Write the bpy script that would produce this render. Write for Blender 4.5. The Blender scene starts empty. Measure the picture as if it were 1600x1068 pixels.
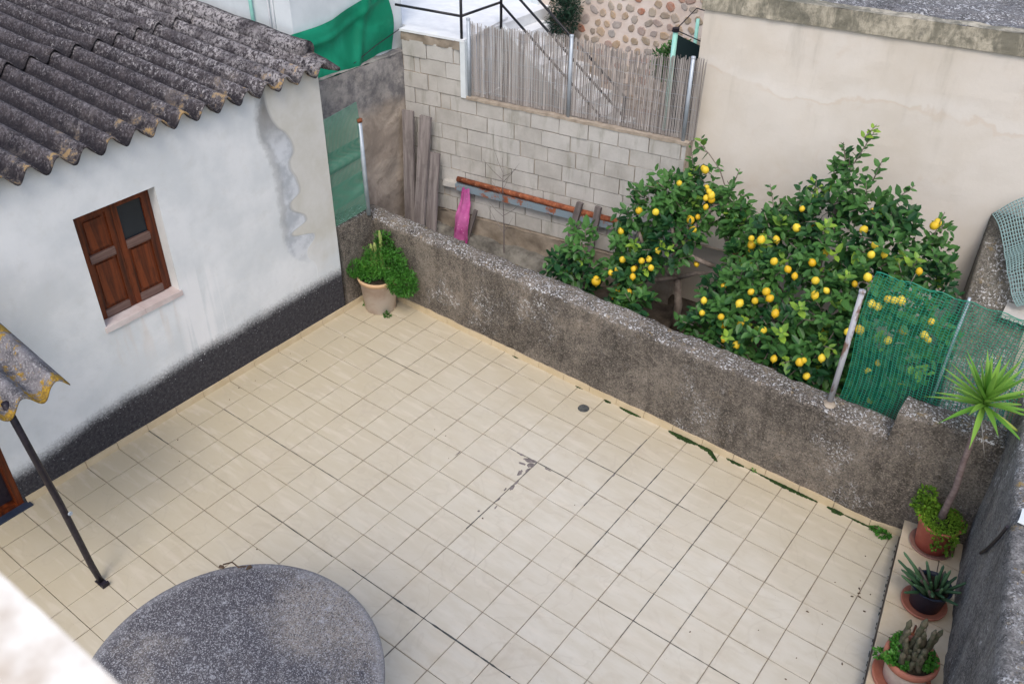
import bpy, bmesh, math, random
from mathutils import Vector, Matrix, noise
random.seed(7)
U = 1/3.0          # every coordinate below is in floor tiles; one tile is a third of a metre
scn = bpy.context.scene
C = scn.collection
R_ = math.radians
def S(v): return Vector(v)*U

# ------------------------------------------------------------ camera
cd = bpy.data.cameras.new('camera'); cam = bpy.data.objects.new('camera', cd); C.objects.link(cam)
scn.camera = cam
cam_pos = S((20.7078, -18.5644, 17.8823))
rx = Vector((0.7960461, 0.6051608, 0.0095358)); ry = Vector((0.3600504, -0.4608387, -0.8111667)); rz = Vector((-0.4864918, 0.6491595, -0.5847372))
m = Matrix((rx, -ry, -rz)).transposed().to_4x4(); m.translation = cam_pos
cam.matrix_world = m
cd.sensor_width = 36; cd.lens = 1399.7/1600*36; cd.clip_start = 0.05; cd.clip_end = 400
cd.dof.use_dof = True; cd.dof.focus_distance = 7.5; cd.dof.aperture_fstop = 6.5

# ------------------------------------------------------------ light
SUN_EL, SUN_AZ = 54.0, -58.0            # azimuth measured from +x towards +y
w = bpy.data.worlds.new('World'); scn.world = w; w.use_nodes = True
wn = w.node_tree; wn.nodes.clear()
out = wn.nodes.new('ShaderNodeOutputWorld'); bg = wn.nodes.new('ShaderNodeBackground'); sky = wn.nodes.new('ShaderNodeTexSky')
sky.sky_type = 'NISHITA'; sky.sun_disc = False
sky.sun_elevation = R_(SUN_EL); sky.sun_rotation = R_(90-SUN_AZ)
sky.air_density = 1.0; sky.dust_density = 3.5; sky.ozone_density = 1.0
bg.inputs['Strength'].default_value = 0.15
wn.links.new(sky.outputs[0], bg.inputs[0]); wn.links.new(bg.outputs[0], out.inputs[0])
sd = bpy.data.lights.new('sun', 'SUN'); sun = bpy.data.objects.new('sun', sd); C.objects.link(sun)
sd.energy = 0.55; sd.angle = R_(16); sd.color = (1.0, 0.97, 0.93)
sdir = Vector((math.cos(R_(SUN_EL))*math.cos(R_(SUN_AZ)), math.cos(R_(SUN_EL))*math.sin(R_(SUN_AZ)), math.sin(R_(SUN_EL))))
sun.rotation_euler = sdir.to_track_quat('Z', 'Y').to_euler(); sun.location = (0, 0, 12)
scn.view_settings.view_transform = 'Standard'; scn.view_settings.look = 'None'
scn.view_settings.gamma = 1; scn.view_settings.exposure = 0.66
try: scn.view_settings.use_curve_mapping = False
except Exception: pass

# ------------------------------------------------------------ node helpers
class NT:
    def __init__(s, name):
        s.m = bpy.data.materials.new(name); s.m.use_nodes = True; s.t = s.m.node_tree; s.t.nodes.clear()
        s.o = s.t.nodes.new('ShaderNodeOutputMaterial'); s.b = s.t.nodes.new('ShaderNodeBsdfPrincipled')
        s.t.links.new(s.b.outputs[0], s.o.inputs[0])
        s.b.inputs['Roughness'].default_value = 0.8
        try: s.b.inputs['Specular IOR Level'].default_value = 0.3
        except Exception: pass
        s.geo = None
    def n(s, ty, **kw):
        x = s.t.nodes.new('ShaderNode'+ty)
        for k, v in kw.items(): setattr(x, k, v)
        return x
    def L(s, a, b): s.t.links.new(a, b)
    def pos(s):
        if s.geo is None: s.geo = s.n('NewGeometry')
        return s.geo.outputs['Position']
    def inp(s, sock, v):
        if hasattr(v, 'is_output') or isinstance(v, bpy.types.NodeSocket): s.L(v, sock)
        elif isinstance(v, (tuple, list)) and len(v) == 3 and sock.type == 'RGBA': sock.default_value = (*v, 1)
        else: sock.default_value = v
    def mapping(s, scale=(1,1,1), rot=(0,0,0), loc=(0,0,0), vec=None):
        mp = s.n('Mapping'); s.L(vec or s.pos(), mp.inputs[0])
        mp.inputs['Scale'].default_value = scale; mp.inputs['Rotation'].default_value = rot; mp.inputs['Location'].default_value = loc
        return mp.outputs[0]
    def noise(s, scale, detail=4, rough=0.6, dist=0.0, vec=None):
        x = s.n('TexNoise'); s.L(vec or s.pos(), x.inputs['Vector'])
        x.inputs['Scale'].default_value = scale; x.inputs['Detail'].default_value = detail; x.inputs['Roughness'].default_value = rough; x.inputs['Distortion'].default_value = dist
        return x.outputs['Fac']
    def voro(s, scale, feat='F1', rnd=1.0, vec=None, out='Distance'):
        x = s.n('TexVoronoi', feature=feat); s.L(vec or s.pos(), x.inputs['Vector'])
        x.inputs['Scale'].default_value = scale; x.inputs['Randomness'].default_value = rnd
        return x.outputs[out]
    def math(s, op, a, b=0.0, c=0.0, clamp=False):
        x = s.n('Math', operation=op); x.use_clamp = clamp
        s.inp(x.inputs[0], a); s.inp(x.inputs[1], b)
        if op in ('MULTIPLY_ADD', 'COMPARE', 'SMOOTH_MIN'): s.inp(x.inputs[2], c)
        return x.outputs[0]
    def rng(s, v, a, b, c=0.0, d=1.0):
        x = s.n('MapRange'); x.interpolation_type = 'SMOOTHSTEP'
        s.inp(x.inputs[0], v); x.inputs[1].default_value = a; x.inputs[2].default_value = b; x.inputs[3].default_value = c; x.inputs[4].default_value = d
        return x.outputs[0]
    def mix(s, f, a, b, mode='MIX'):
        x = s.n('Mix', data_type='RGBA', blend_type=mode); s.inp(x.inputs[0], f); s.inp(x.inputs[6], a); s.inp(x.inputs[7], b)
        return x.outputs[2]
    def xyz(s, vec=None):
        x = s.n('SeparateXYZ'); s.L(vec or s.pos(), x.inputs[0]); return x.outputs
    def normal(s):
        s.pos(); x = s.n('SeparateXYZ'); s.L(s.geo.outputs['True Normal'], x.inputs[0]); return x.outputs
    def rand(s): return s.n('ObjectInfo').outputs['Random']
    def color(s, c): s.inp(s.b.inputs['Base Color'], c); return s
    def rough(s, r): s.inp(s.b.inputs['Roughness'], r); return s
    def bump(s, h, strength=0.4, dist=0.01):
        x = s.n('Bump'); s.inp(x.inputs['Height'], h); x.inputs['Strength'].default_value = strength; x.inputs['Distance'].default_value = dist
        s.L(x.outputs[0], s.b.inputs['Normal']); return s
    def translucent(s, col, f):
        t = s.n('BsdfTranslucent'); s.inp(t.inputs[0], col); mx = s.n('MixShader'); mx.inputs[0].default_value = f
        s.L(s.b.outputs[0], mx.inputs[1]); s.L(t.outputs[0], mx.inputs[2]); s.L(mx.outputs[0], s.o.inputs[0]); return s

def simple(name, a, b, scale=20, rough=0.8, bump=0.3, bdist=0.004, metal=0.0, stretch=None):
    t = NT(name); vec = t.mapping(stretch) if stretch else None
    n1 = t.noise(scale, 5, 0.65, vec=vec); t.color(t.mix(t.rng(n1, .3, .7), a, b)).rough(rough)
    if bump: t.bump(t.noise(scale*3, 4, vec=vec), bump, bdist)
    t.b.inputs['Metallic'].default_value = metal
    return t.m

# ------------------------------------------------------------ materials
def mat_tile(name='cream_tile'):
    t = NT(name); r = t.rand()
    s1 = t.noise(3.2, 4, .6, vec=t.mapping((1.0, 3.2, 1), (0, 0, .35)))
    base = t.mix(t.rng(s1, .3, .7), (.55, .512, .42), (.605, .575, .495))
    base = t.mix(t.math('MULTIPLY', r, .32), base, (.51, .455, .355))
    # yellower towards the house and the parapet side
    x = t.xyz()
    yl = t.math('MAXIMUM', t.rng(t.math('ADD', x[0], t.math('MULTIPLY', t.noise(1.3, 3), 1.4)), .3, 5.2, 1, 0), t.rng(t.math('ADD', x[1], t.math('MULTIPLY', t.noise(1.1, 3), 1.0)), -.9, .75, 0, .8))
    base = t.mix(t.math('MULTIPLY', yl, .85), base, (.46, .395, .265))
    blot = t.rng(t.noise(2.6, 5, .7, .6), .50, .72)
    base = t.mix(t.math('MULTIPLY', blot, .30), base, (.44, .375, .28))
    streak = t.rng(t.noise(5.0, 3, .5, vec=t.mapping((.5, 2.6, 1), (0, 0, -.5))), .52, .7)
    base = t.mix(t.math('MULTIPLY', streak, .30), base, (.66, .60, .50))
    spk = t.math('MULTIPLY', t.rng(t.voro(34), .06, .10, 1, 0), t.rng(t.noise(9), .52, .6))
    base = t.mix(t.math('MULTIPLY', spk, .55), base, (.16, .13, .10))
    gx_ = t.math('ABSOLUTE', t.math('SUBTRACT', t.math('FRACT', t.math('MULTIPLY', x[0], 3.0)), .5)); gy_ = t.math('ABSOLUTE', t.math('SUBTRACT', t.math('FRACT', t.math('MULTIPLY', x[1], 3.0)), .5))
    ed = t.rng(t.math('ADD', t.math('MAXIMUM', gx_, gy_), t.math('MULTIPLY', t.math('SUBTRACT', t.noise(22, 5, .75), .5), .10)), .455, .50)
    ed = t.math('MULTIPLY', ed, t.rng(t.noise(1.7, 4, .7), .42, .62)); base = t.mix(t.math('MULTIPLY', ed, .40), base, (.30, .25, .18))
    wm = t.rng(t.math('ABSOLUTE', t.math('SUBTRACT', t.noise(1.4, 3, .6, .8), .5)), .0, .02, 1, 0); base = t.mix(t.math('MULTIPLY', wm, .14), base, (.36, .31, .24))
    t.color(base).rough(t.rng(t.noise(8), .3, .7, .42, .62)).bump(t.noise(60, 3), .06, .002)
    return t.m
def mat_lichen_concrete(name, dark, mid, lichen_top=.9, yellow=.3, side=.25, spots=34, topz=None):
    t = NT(name); nz = t.normal()[2]; up = t.rng(nz, .35, .8)
    v = t.mapping((1, 1, .55))
    a = t.rng(t.noise(2.3, 7, .68, .3, vec=v), .34, .66); b = t.rng(t.noise(14, 6, .75), .3, .72)
    col = t.mix(a, dark, mid); col = t.mix(t.math('MULTIPLY', b, .55), col, tuple(min(1, c*1.9) for c in mid))
    # dark trickle stains
    st = t.rng(t.noise(3.4, 4, .6, vec=t.mapping((1.8, 1.8, .22))), .50, .68)
    col = t.mix(t.math('MULTIPLY', st, .5), col, tuple(c*.55 for c in dark))
    bl = t.rng(t.noise(.9, 6, .75, 1.2), .48, .60); col = t.mix(t.math('MULTIPLY', bl, .45), col, tuple(c*.8 for c in dark))
    # pale worn patches
    wp = t.rng(t.noise(1.5, 6, .7, .8), .56, .72); col = t.mix(t.math('MULTIPLY', wp, .55), col, (mid[0]*2.1, mid[1]*2.0, mid[2]*1.9))
    # coarse sandy grain
    gr = t.voro(95, out='Color'); x = t.n('SeparateColor'); t.L(gr, x.inputs[0])
    col = t.mix(t.rng(x.outputs[0], .5, 1.0, 0, .38), col, tuple(c*2.4 for c in mid)); col = t.mix(t.rng(x.outputs[1], .55, 1.0, 0, .5), col, tuple(c*.4 for c in dark))
    # white lichen dots
    big = t.rng(t.noise(5, 5, .7), .30, .55)
    d1 = t.rng(t.noise(spots*1.5, 3, .55), .565, .60); d2 = t.rng(t.noise(spots*3.6, 2, .5), .62, .66)
    dots = t.math('MULTIPLY', t.math('MAXIMUM', d1, t.math('MULTIPLY', d2, .8)), big)
    amt = t.math('ADD', t.math('MULTIPLY', up, lichen_top), side)
    sel = t.rng(t.math('ADD', t.noise(2.0, 4, .7), t.math('MULTIPLY', amt, .36)), .58, .76)
    col = t.mix(t.math('MULTIPLY', t.math('MULTIPLY', dots, sel), .9), col, (.60, .61, .62))
    yl = t.math('MULTIPLY', t.rng(t.noise(9, 6, .8), .585, .64), t.math('ADD', t.math('MULTIPLY', up, .8), .15))
    col = t.mix(t.math('MULTIPLY', yl, yellow), col, (.36, .24, .07))
    t.color(col).rough(.95).bump(t.math('ADD', t.noise(42, 5, .8), t.math('MULTIPLY', dots, .4)), .75, .012)
    return t.m
def mat_roof():
    t = NT('weathered_fibre_cement')
    a = t.rng(t.noise(4, 6, .7), .35, .65); col = t.mix(a, (.024, .020, .023), (.064, .054, .056))
    g = t.voro(60, out='Color'); x = t.n('SeparateColor'); t.L(g, x.inputs[0])
    col = t.mix(t.rng(x.outputs[0], .45, 1, 0, .7), col, (.13, .12, .13)); col = t.mix(t.rng(x.outputs[1], .5, 1, 0, .6), col, (.012, .012, .016))
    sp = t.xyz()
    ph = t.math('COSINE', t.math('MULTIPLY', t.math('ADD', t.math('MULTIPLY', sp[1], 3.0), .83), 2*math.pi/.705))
    trough_shade = t.math('MULTIPLY', t.rng(t.math('ADD', ph, t.math('MULTIPLY', t.math('SUBTRACT', t.noise(10, 4, .7), .5), 1.6)), .2, -.9), .75)  # shade of the troughs painted into the sheet colour for ridge contrast
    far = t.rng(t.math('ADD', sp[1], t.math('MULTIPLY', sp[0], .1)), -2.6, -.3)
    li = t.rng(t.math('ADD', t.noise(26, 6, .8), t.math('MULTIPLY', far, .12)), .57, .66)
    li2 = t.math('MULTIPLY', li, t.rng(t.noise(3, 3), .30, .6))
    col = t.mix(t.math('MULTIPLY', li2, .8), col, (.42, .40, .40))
    col = t.mix(trough_shade, col, (.012, .011, .015))
    col = t.mix(t.math('MULTIPLY', t.math('MULTIPLY', t.rng(ph, .1, 1), t.rng(t.noise(22, 5, .8), .48, .62)), .45), col, (.22, .205, .215))  # crests painted lighter, the lit side of the same ridge shading
    edge = t.rng(sp[0], -.45, .10)
    ol = t.math('MULTIPLY', t.rng(t.noise(5, 6, .75), .565, .61), edge)
    col = t.mix(t.math('MULTIPLY', ol, .85), col, (.42, .25, .045))
    ol2 = t.math('MULTIPLY', t.rng(t.noise(5, 4, .7), .5, .6), t.rng(sp[0], -.8, .0))
    col = t.mix(t.math('MULTIPLY', ol2, .30), col, (.30, .27, .25))
    t.color(col).rough(.95).bump(t.noise(70, 5, .8), .8, .01); return t.m
def mat_canopy():
    t = NT('lichened_canopy_sheet')
    a = t.rng(t.noise(5, 6, .7), .35, .65); col = t.mix(a, (.05, .048, .055), (.22, .21, .22))
    g = t.rng(t.noise(60, 4, .8), .5, .65); col = t.mix(t.math('MULTIPLY', g, .7), col, (.42, .42, .42))
    yl = t.rng(t.noise(3.0, 7, .78, .3), .52, .56); col = t.mix(yl, col, t.mix(t.rng(t.noise(45, 5, .8), .4, .6), (.42, .26, .03), (.20, .13, .035)))
    t.color(col).rough(.95).bump(t.noise(60, 5, .8), .8, .01); return t.m
def curve_node(t, val, pts, lo, hi, olo, ohi):
    f = t.n('FloatCurve'); v = t.n('MapRange'); t.inp(v.inputs[0], val); v.inputs[1].default_value = lo; v.inputs[2].default_value = hi
    t.L(v.outputs[0], f.inputs['Value']); cv = f.mapping.curves[0]
    pp = sorted(((z-lo)/(hi-lo), (y-olo)/(ohi-olo)) for y, z in pts)
    pp = [(0, pp[0][1])]+pp+[(1, pp[-1][1])]
    while len(cv.points) < len(pp): cv.points.new(.5, .5)
    for p, (a, b) in zip(cv.points, pp): p.location = (a, b); p.handle_type = 'AUTO'
    f.mapping.update(); o = t.n('MapRange'); t.L(f.outputs[0], o.inputs[0]); o.inputs[3].default_value = olo; o.inputs[4].default_value = ohi
    return o.outputs[0]
def mat_house_wall():
    t = NT('whitewashed_render'); sp = t.xyz()
    y = t.math('MULTIPLY', sp[1], 3.0); z = t.math('MULTIPLY', sp[2], 3.0)
    white = t.mix(t.rng(t.noise(1.8, 5, .6), .35, .68), (.60, .63, .64), (.71, .73, .735))
    white = t.mix(t.math('MULTIPLY', t.rng(t.noise(7, 5, .7), .5, .7), .18), white, (.52, .52, .48))
    # cement coloured repair at the corner
    wob = t.math('MULTIPLY', t.math('SUBTRACT', t.noise(9, 5, .7), .5), .8)
    yw = t.math('ADD', y, t.math('MULTIPLY', wob, .5))
    Lc = curve_node(t, z, [(-3.1, 8.6), (-3.28, 7.65), (-2.95, 6.5), (-2.88, 5.2), (-2.95, 4.0), (-2.94, 3.45), (-2.6, 2.9), (-2.0, 2.4)], 2, 9, -4, 0)
    Rc = curve_node(t, z, [(-2.95, 8.55), (-2.85, 7.9), (-2.62, 7.45), (-2.38, 7.2), (-2.18, 6.6), (-2.40, 6.2), (-2.2, 5.6), (-2.16, 5.2), (-2.6, 4.88), (-2.05, 4.15), (-2.7, 3.9), (-1.8, 3.5), (-2.2, 3.0), (-1.9, 2.4)], 2, 9, -4, 0)
    inL = t.rng(t.math('SUBTRACT', yw, Lc), -.08, .08); inR = t.rng(t.math('SUBTRACT', y, Rc), -.03, .03)
    ceN = t.mix(t.rng(t.noise(2.2, 5, .65), .35, .65), (.50, .485, .42), (.58, .57, .53))
    fade = t.rng(t.math('ADD', z, t.math('MULTIPLY', t.noise(2.5, 4), 2.2)), 3.0, 4.6)
    col = t.mix(t.math('MULTIPLY', inR, t.math('MULTIPLY', fade, .85)), white, ceN)
    strip = t.math('MULTIPLY', inL, t.math('SUBTRACT', 1.0, inR))
    strip = t.math('MULTIPLY', strip, t.rng(z, 2.4, 3.4))
    scol = t.mix(t.rng(t.noise(5, 4), .35, .6), (.40, .43, .46), (.58, .61, .64))
    scol = t.mix(t.rng(z, 6.6, 8.2), scol, (.24, .235, .22))
    col = t.mix(strip, col, scol)
    eL = t.rng(t.math('ABSOLUTE', t.math('SUBTRACT', y, Rc)), .02, .09, 1, 0); col = t.mix(t.math('MULTIPLY', t.math('MULTIPLY', eL, t.rng(z, 3.2, 4)), .45), col, (.30, .30, .29))
    eL2 = t.rng(t.math('ABSOLUTE', t.math('SUBTRACT', yw, Lc)), .05, .22, 1, 0); col = t.mix(t.math('MULTIPLY', t.math('MULTIPLY', eL2, t.rng(z, 3.2, 4.4)), .55), col, (.33, .34, .34))
    # ochre run-off under the sill, white drips beside it
    zn = t.rng(z, 1.8, 3.75); ins = t.math('MULTIPLY', t.rng(y, -9.7, -9.1), t.rng(y, -7.2, -6.6, 1, 0))
    run = t.math('MULTIPLY', t.math('MULTIPLY', t.rng(t.noise(7, 3, .5, vec=t.mapping((1, 1, .12))), .50, .66), ins), t.math('MULTIPLY', zn, t.rng(z, 3.6, 3.95, 1, 0)))
    col = t.mix(t.math('MULTIPLY', run, .30), col, (.55, .40, .27))
    dr = t.math('MULTIPLY', t.rng(t.noise(9, 2, .4, vec=t.mapping((1, 1, .05))), .55, .62), t.math('MULTIPLY', t.rng(y, -7.3, -7.0), t.rng(y, -5.8, -5.2, 1, 0)))
    col = t.mix(t.math('MULTIPLY', t.math('MULTIPLY', dr, t.rng(z, 4.6, 3.9)), .55), col, (.80, .80, .80))
    # dark cement dado with a ragged upper edge
    top = curve_node(t, y, [(.95, -14), (1.10, -12.1), (1.30, -10.9), (1.48, -9), (1.58, -7), (1.66, -4.5), (1.66, -1)], -14, 0, 0, 3)
    dn = t.math('ADD', t.math('SUBTRACT', top, z), t.math('MULTIPLY', t.math('SUBTRACT', t.noise(38, 4, .8), .5), .55))
    dn = t.math('ADD', dn, t.math('MULTIPLY', t.math('SUBTRACT', t.noise(3, 3), .5), .25))
    dado = t.rng(dn, -.30, .26)
    dcol = t.mix(t.rng(t.noise(30, 6, .8), .35, .7), (.022, .022, .027), (.070, .067, .072))
    g = t.voro(80); dsp = t.math('MULTIPLY', t.rng(g, .14, .22, 1, 0), t.rng(t.math('SUBTRACT', top, z), .1, .75, .9, .12))
    dsp = t.math('MULTIPLY', t.rng(t.noise(40, 3, .6), .63, .68), t.math('MULTIPLY', t.rng(t.math('SUBTRACT', top, z), .05, .6, 1, .15), t.rng(t.noise(5, 4, .7), .40, .55)))
    dcol = t.mix(dsp, dcol, (.62, .63, .65))
    col = t.mix(dado, col, dcol)
    t.color(col).rough(.92); h = t.math('ADD', t.math('MULTIPLY', t.noise(50, 4), t.math('ADD', .25, dado)), t.math('MULTIPLY', inR, .6))
    t.bump(h, .5, .006); return t.m
def mat_beige():
    t = NT('beige_render'); sp = t.xyz(); z = t.math('MULTIPLY', sp[2], 3.0)
    col = t.mix(t.rng(t.noise(.9, 6, .6), .35, .66), (.585, .535, .46), (.645, .605, .545))
    col = t.mix(t.math('MULTIPLY', t.rng(t.noise(3, 5, .7, .5), .55, .72), .35), col, (.56, .48, .39))
    st = t.math('MULTIPLY', t.rng(t.noise(2.8, 5, .65, vec=t.mapping((1.6, 1.6, .25))), .52, .72), t.rng(z, 5.5, 9.8))
    col = t.mix(t.math('MULTIPLY', st, .42), col, (.40, .37, .31))
    wl = t.math('ADD', t.math('SUBTRACT', z, t.math('MULTIPLY', t.math('SUBTRACT', t.noise(1.1, 5, .6), .5), 2.4)), 0)
    ln = t.rng(t.math('ABSOLUTE', t.math('SUBTRACT', wl, 8.35)), .02, .10, 1, 0)
    ln = t.math('MULTIPLY', ln, t.rng(t.noise(2.4, 3), .4, .6))
    col = t.mix(t.math('MULTIPLY', ln, .22), col, (.55, .42, .30))
    pl = t.math('MULTIPLY', t.rng(t.math('SUBTRACT', wl, 8.35), .0, .10), t.rng(t.math('SUBTRACT', wl, 8.35), .15, .55, 1, 0))
    col = t.mix(t.math('MULTIPLY', pl, .30), col, (.72, .70, .66))
    # moss and soot near the top band
    tb = t.math('MULTIPLY', t.rng(t.math('ADD', z, t.math('MULTIPLY', t.noise(6, 5, .8), .55)), 10.65, 10.85), t.rng(t.noise(5, 5, .8), .36, .56))
    col = t.mix(t.math('MULTIPLY', tb, .8), col, (.17, .155, .11))
    foot_tone = t.math('MULTIPLY', t.rng(z, 3.2, .6), .5); col = t.mix(foot_tone, col, (.33, .27, .20))  # turns darker and browner towards the foot of the wall
    t.color(col).rough(.92).bump(t.noise(30, 5), .3, .006); return t.m
def mat_block():
    t = NT('concrete_block'); r = t.rand()
    col = t.mix(t.rng(t.noise(3, 5, .6), .3, .7), (.36, .345, .315), (.49, .475, .44))
    col = t.mix(t.math('MULTIPLY', r, .45), col, (.55, .545, .525))
    st = t.rng(t.noise(4, 5, .65, vec=t.mapping((1.8, 1.8, .35))), .52, .70); col = t.mix(t.math('MULTIPLY', st, .60), col, (.26, .255, .21))
    col = t.mix(t.math('MULTIPLY', t.rng(t.noise(60, 4, .8), .5, .7), .2), col, (.26, .25, .22))
    t.color(col).rough(.95).bump(t.noise(70, 5, .8), .6, .006); return t.m
def mat_wood(name, a, b, axis=2, rough=.8, sc=24):
    t = NT(name); tc = t.n('TexCoord').outputs['Object']; sc_ = [1, 1, 1]; sc_[axis] = .06
    mp = t.n('Mapping'); t.L(tc, mp.inputs[0]); mp.inputs['Scale'].default_value = sc_
    f = t.rng(t.noise(sc, 5, .7, .4, vec=mp.outputs[0]), .32, .68); col = t.mix(f, a, b)
    col = t.mix(t.math('MULTIPLY', t.rng(t.noise(7, 4), .5, .7), .3), col, tuple(x*.5 for x in a))
    t.color(col).rough(rough).bump(f, .4, .004); return t.m
def mat_rust(name='rust', paint=None):
    t = NT(name); col = t.mix(t.rng(t.noise(14, 5, .7), .35, .65), (.13, .035, .016), (.30, .10, .045))
    col = t.mix(t.rng(t.noise(22, 5, .7), .62, .68), col, (.55, .36, .24))
    if paint:
        col = t.mix(t.rng(t.noise(7, 6, .75), .50, .60), paint, col)
    t.color(col).rough(.8).bump(t.noise(50, 4), .4, .003); return t.m
def mat_leaf(name, a, b, c, tr=.22, rough=.42):
    t = NT(name); at = t.n('Attribute'); at.attribute_name = 'tint'; v = at.outputs['Fac']
    col = t.mix(t.rng(v, 0, .75), a, b); col = t.mix(t.rng(v, .86, 1.0), col, c)
    t.color(col).rough(rough); t.translucent(col, tr); return t.m
M = {}
M['tile'] = mat_tile()
M['mortar'] = simple('tile_joint_dirt', (.12, .095, .07), (.26, .215, .165), 3, .95)
M['skirt'] = simple('cream_skirting', (.50, .405, .255), (.56, .465, .315), 6, .5, .05)
M['ledge_tile'] = simple('warm_ledge_tile', (.56, .46, .31), (.63, .54, .40), 5, .5, .05)
M['parapet'] = mat_lichen_concrete('grey_brown_parapet', (.050, .044, .038), (.165, .144, .119), 1.0, .45, .17, 30)
M['boundary'] = mat_lichen_concrete('dark_boundary_concrete', (.060, .058, .060), (.19, .185, .178), .35, .8, .20, 26)
M['garden_wall'] = mat_lichen_concrete('mossy_garden_wall', (.06, .055, .045), (.135, .125, .105), .3, .4, .1, 30)
M['stain_wall'] = None
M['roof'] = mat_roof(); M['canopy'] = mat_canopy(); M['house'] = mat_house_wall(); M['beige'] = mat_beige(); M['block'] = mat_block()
M['white_paint'] = simple('white_wall_paint', (.58, .63, .65), (.68, .73, .75), 3, .8, .1)
M['white_floor'] = simple('white_terrace_floor', (.66, .69, .72), (.76, .79, .81), 5, .6, .05)
M['block_mortar'] = simple('block_mortar', (.27, .225, .175), (.42, .36, .29), 9, .95, .5, .008)
M['tan_render'] = simple('tan_footing', (.20, .165, .125), (.33, .285, .23), 5, .95, .6, .01)
M['rock'] = simple('rough_rock', (.085, .08, .07), (.24, .23, .20), 5, .95, .9, .02)
M['soil'] = simple('garden_soil', (.035, .026, .018), (.09, .07, .05), 7, .98, .9, .02)
M['marble'] = simple('veined_sill_marble', (.50, .42, .40), (.62, .56, .54), 5, .45, .05)
M['shutter'] = mat_wood('varnished_shutter_wood', (.030, .007, .003), (.165, .036, .009), 2, .38, 14)
M['shutter_worn'] = mat_wood('worn_shutter_rail', (.09, .05, .04), (.20, .13, .11), 1, .6, 20)
M['plank'] = mat_wood('grey_weathered_plank', (.15, .13, .125), (.30, .27, .26), 2, .9, 22)
M['stake'] = mat_wood('dark_weathered_stake', (.10, .085, .08), (.22, .195, .19), 2, .9, 22)
M['glass'] = NT('dark_window_glass').color((.012, .018, .024)).rough(.12).m
M['rust'] = mat_rust(); M['blue_beam'] = mat_rust('blue_grey_flaking_paint', (.20, .26, .30))
M['iron'] = simple('black_iron', (.010, .008, .013), (.026, .021, .030), 20, .45, .1)
M['galv'] = simple('galvanised_post', (.34, .39, .44), (.46, .51, .56), 8, .45, .05, metal=.3)
M['rusty_post'] = None
t = NT('half_rusted_post'); rz_ = t.rng(t.noise(5, 4, .7, vec=t.mapping((1, 1, .4))), .50, .60)
t.color(t.mix(rz_, (.40, .41, .44), (.16, .10, .075))).rough(.6); M['rusty_post'] = t.m
M['mint'] = simple('mint_green_post', (.28, .62, .54), (.36, .70, .62), 8, .5, .05)
M['black'] = simple('black_railing_paint', (.008, .009, .012), (.02, .02, .024), 8, .35, .05)
M['terracotta'] = simple('terracotta', (.36, .13, .085), (.46, .19, .13), 7, .8, .2)
M['red_pot'] = simple('red_plastic_pot', (.42, .105, .075), (.50, .15, .11), 5, .55, .05)
M['blue_pot'] = simple('dark_blue_pot', (.016, .024, .045), (.03, .042, .07), 5, .35, .05)
M['saucer'] = simple('brown_saucer', (.25, .14, .12), (.38, .22, .17), 8, .7, .1)
t = NT('limed_terracotta'); c_ = t.mix(t.rng(t.noise(3.2, 5, .6, .6), .38, .62), (.52, .40, .33), (.66, .58, .52))
zz = t.math('MULTIPLY', t.xyz()[2], 3.0); c_ = t.mix(t.rng(zz, 1.12, 1.26), c_, (.56, .38, .22)); t.color(c_).rough(.85).bump(t.noise(25, 4), .3, .004); M['limed_pot'] = t.m
M['pot_soil'] = simple('potting_soil', (.02, .015, .01), (.05, .04, .025), 20, .98, .8, .01)
M['bark'] = simple('citrus_bark', (.12, .095, .08), (.26, .22, .19), 12, .9, .6, .006)
M['yucca_bark'] = simple('yucca_bark', (.13, .095, .09), (.22, .17, .16), 14, .9, .6, .005, stretch=(1, 1, 2.5))
M['lemon_leaf'] = mat_leaf('lemon_leaf', (.014, .065, .022), (.070, .185, .042), (.26, .42, .05))
M['lemon_leaf_young'] = mat_leaf('young_lemon_leaf', (.10, .24, .03), (.20, .38, .05), (.32, .42, .06))
M['bush_leaf'] = mat_leaf('bush_leaf', (.010, .032, .022), (.022, .06, .035), (.05, .10, .05))
M['herb_leaf'] = mat_leaf('herb_leaf', (.035, .13, .018), (.07, .24, .03), (.15, .33, .05))
M['moss_green'] = mat_leaf('pot_moss', (.05, .13, .01), (.14, .27, .02), (.25, .36, .03), .1, .8)
M['yucca_leaf'] = mat_leaf('yucca_leaf', (.12, .30, .04), (.22, .42, .07), (.42, .48, .10), .25, .4)
M['aloe'] = mat_leaf('finger_succulent', (.035, .09, .045), (.085, .17, .08), (.12, .08, .08), .05, .5)
M['cactus'] = simple('brown_green_cactus', (.055, .065, .035), (.14, .12, .085), 26, .8, .8, .006)
M['cactus_light'] = simple('yellow_green_cactus', (.16, .24, .06), (.30, .33, .11), 26, .8, .7, .005)
M['moss'] = simple('dark_moss', (.010, .026, .006), (.03, .065, .014), 30, .98, 1.0, .01)
M['lemon'] = NT('lemon_peel').m
t = NT('lemon_rind'); t.color(t.mix(t.rand(), (.60, .36, .012), (.76, .58, .05))).rough(.45).bump(t.noise(220, 2), .2, .002); M['lemon'] = t.m
M['green_net'] = NT('green_plastic_net').color((.012, .215, .135)).rough(.5).m
M['pale_net'] = NT('faded_green_net').color((.12, .30, .22)).rough(.6).m
M['wire'] = NT('green_grey_wire').color((.24, .36, .35)).rough(.5).m
M['reed'] = mat_leaf('dry_reed', (.20, .18, .17), (.44, .41, .39), (.60, .57, .55), .15, .8)
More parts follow.
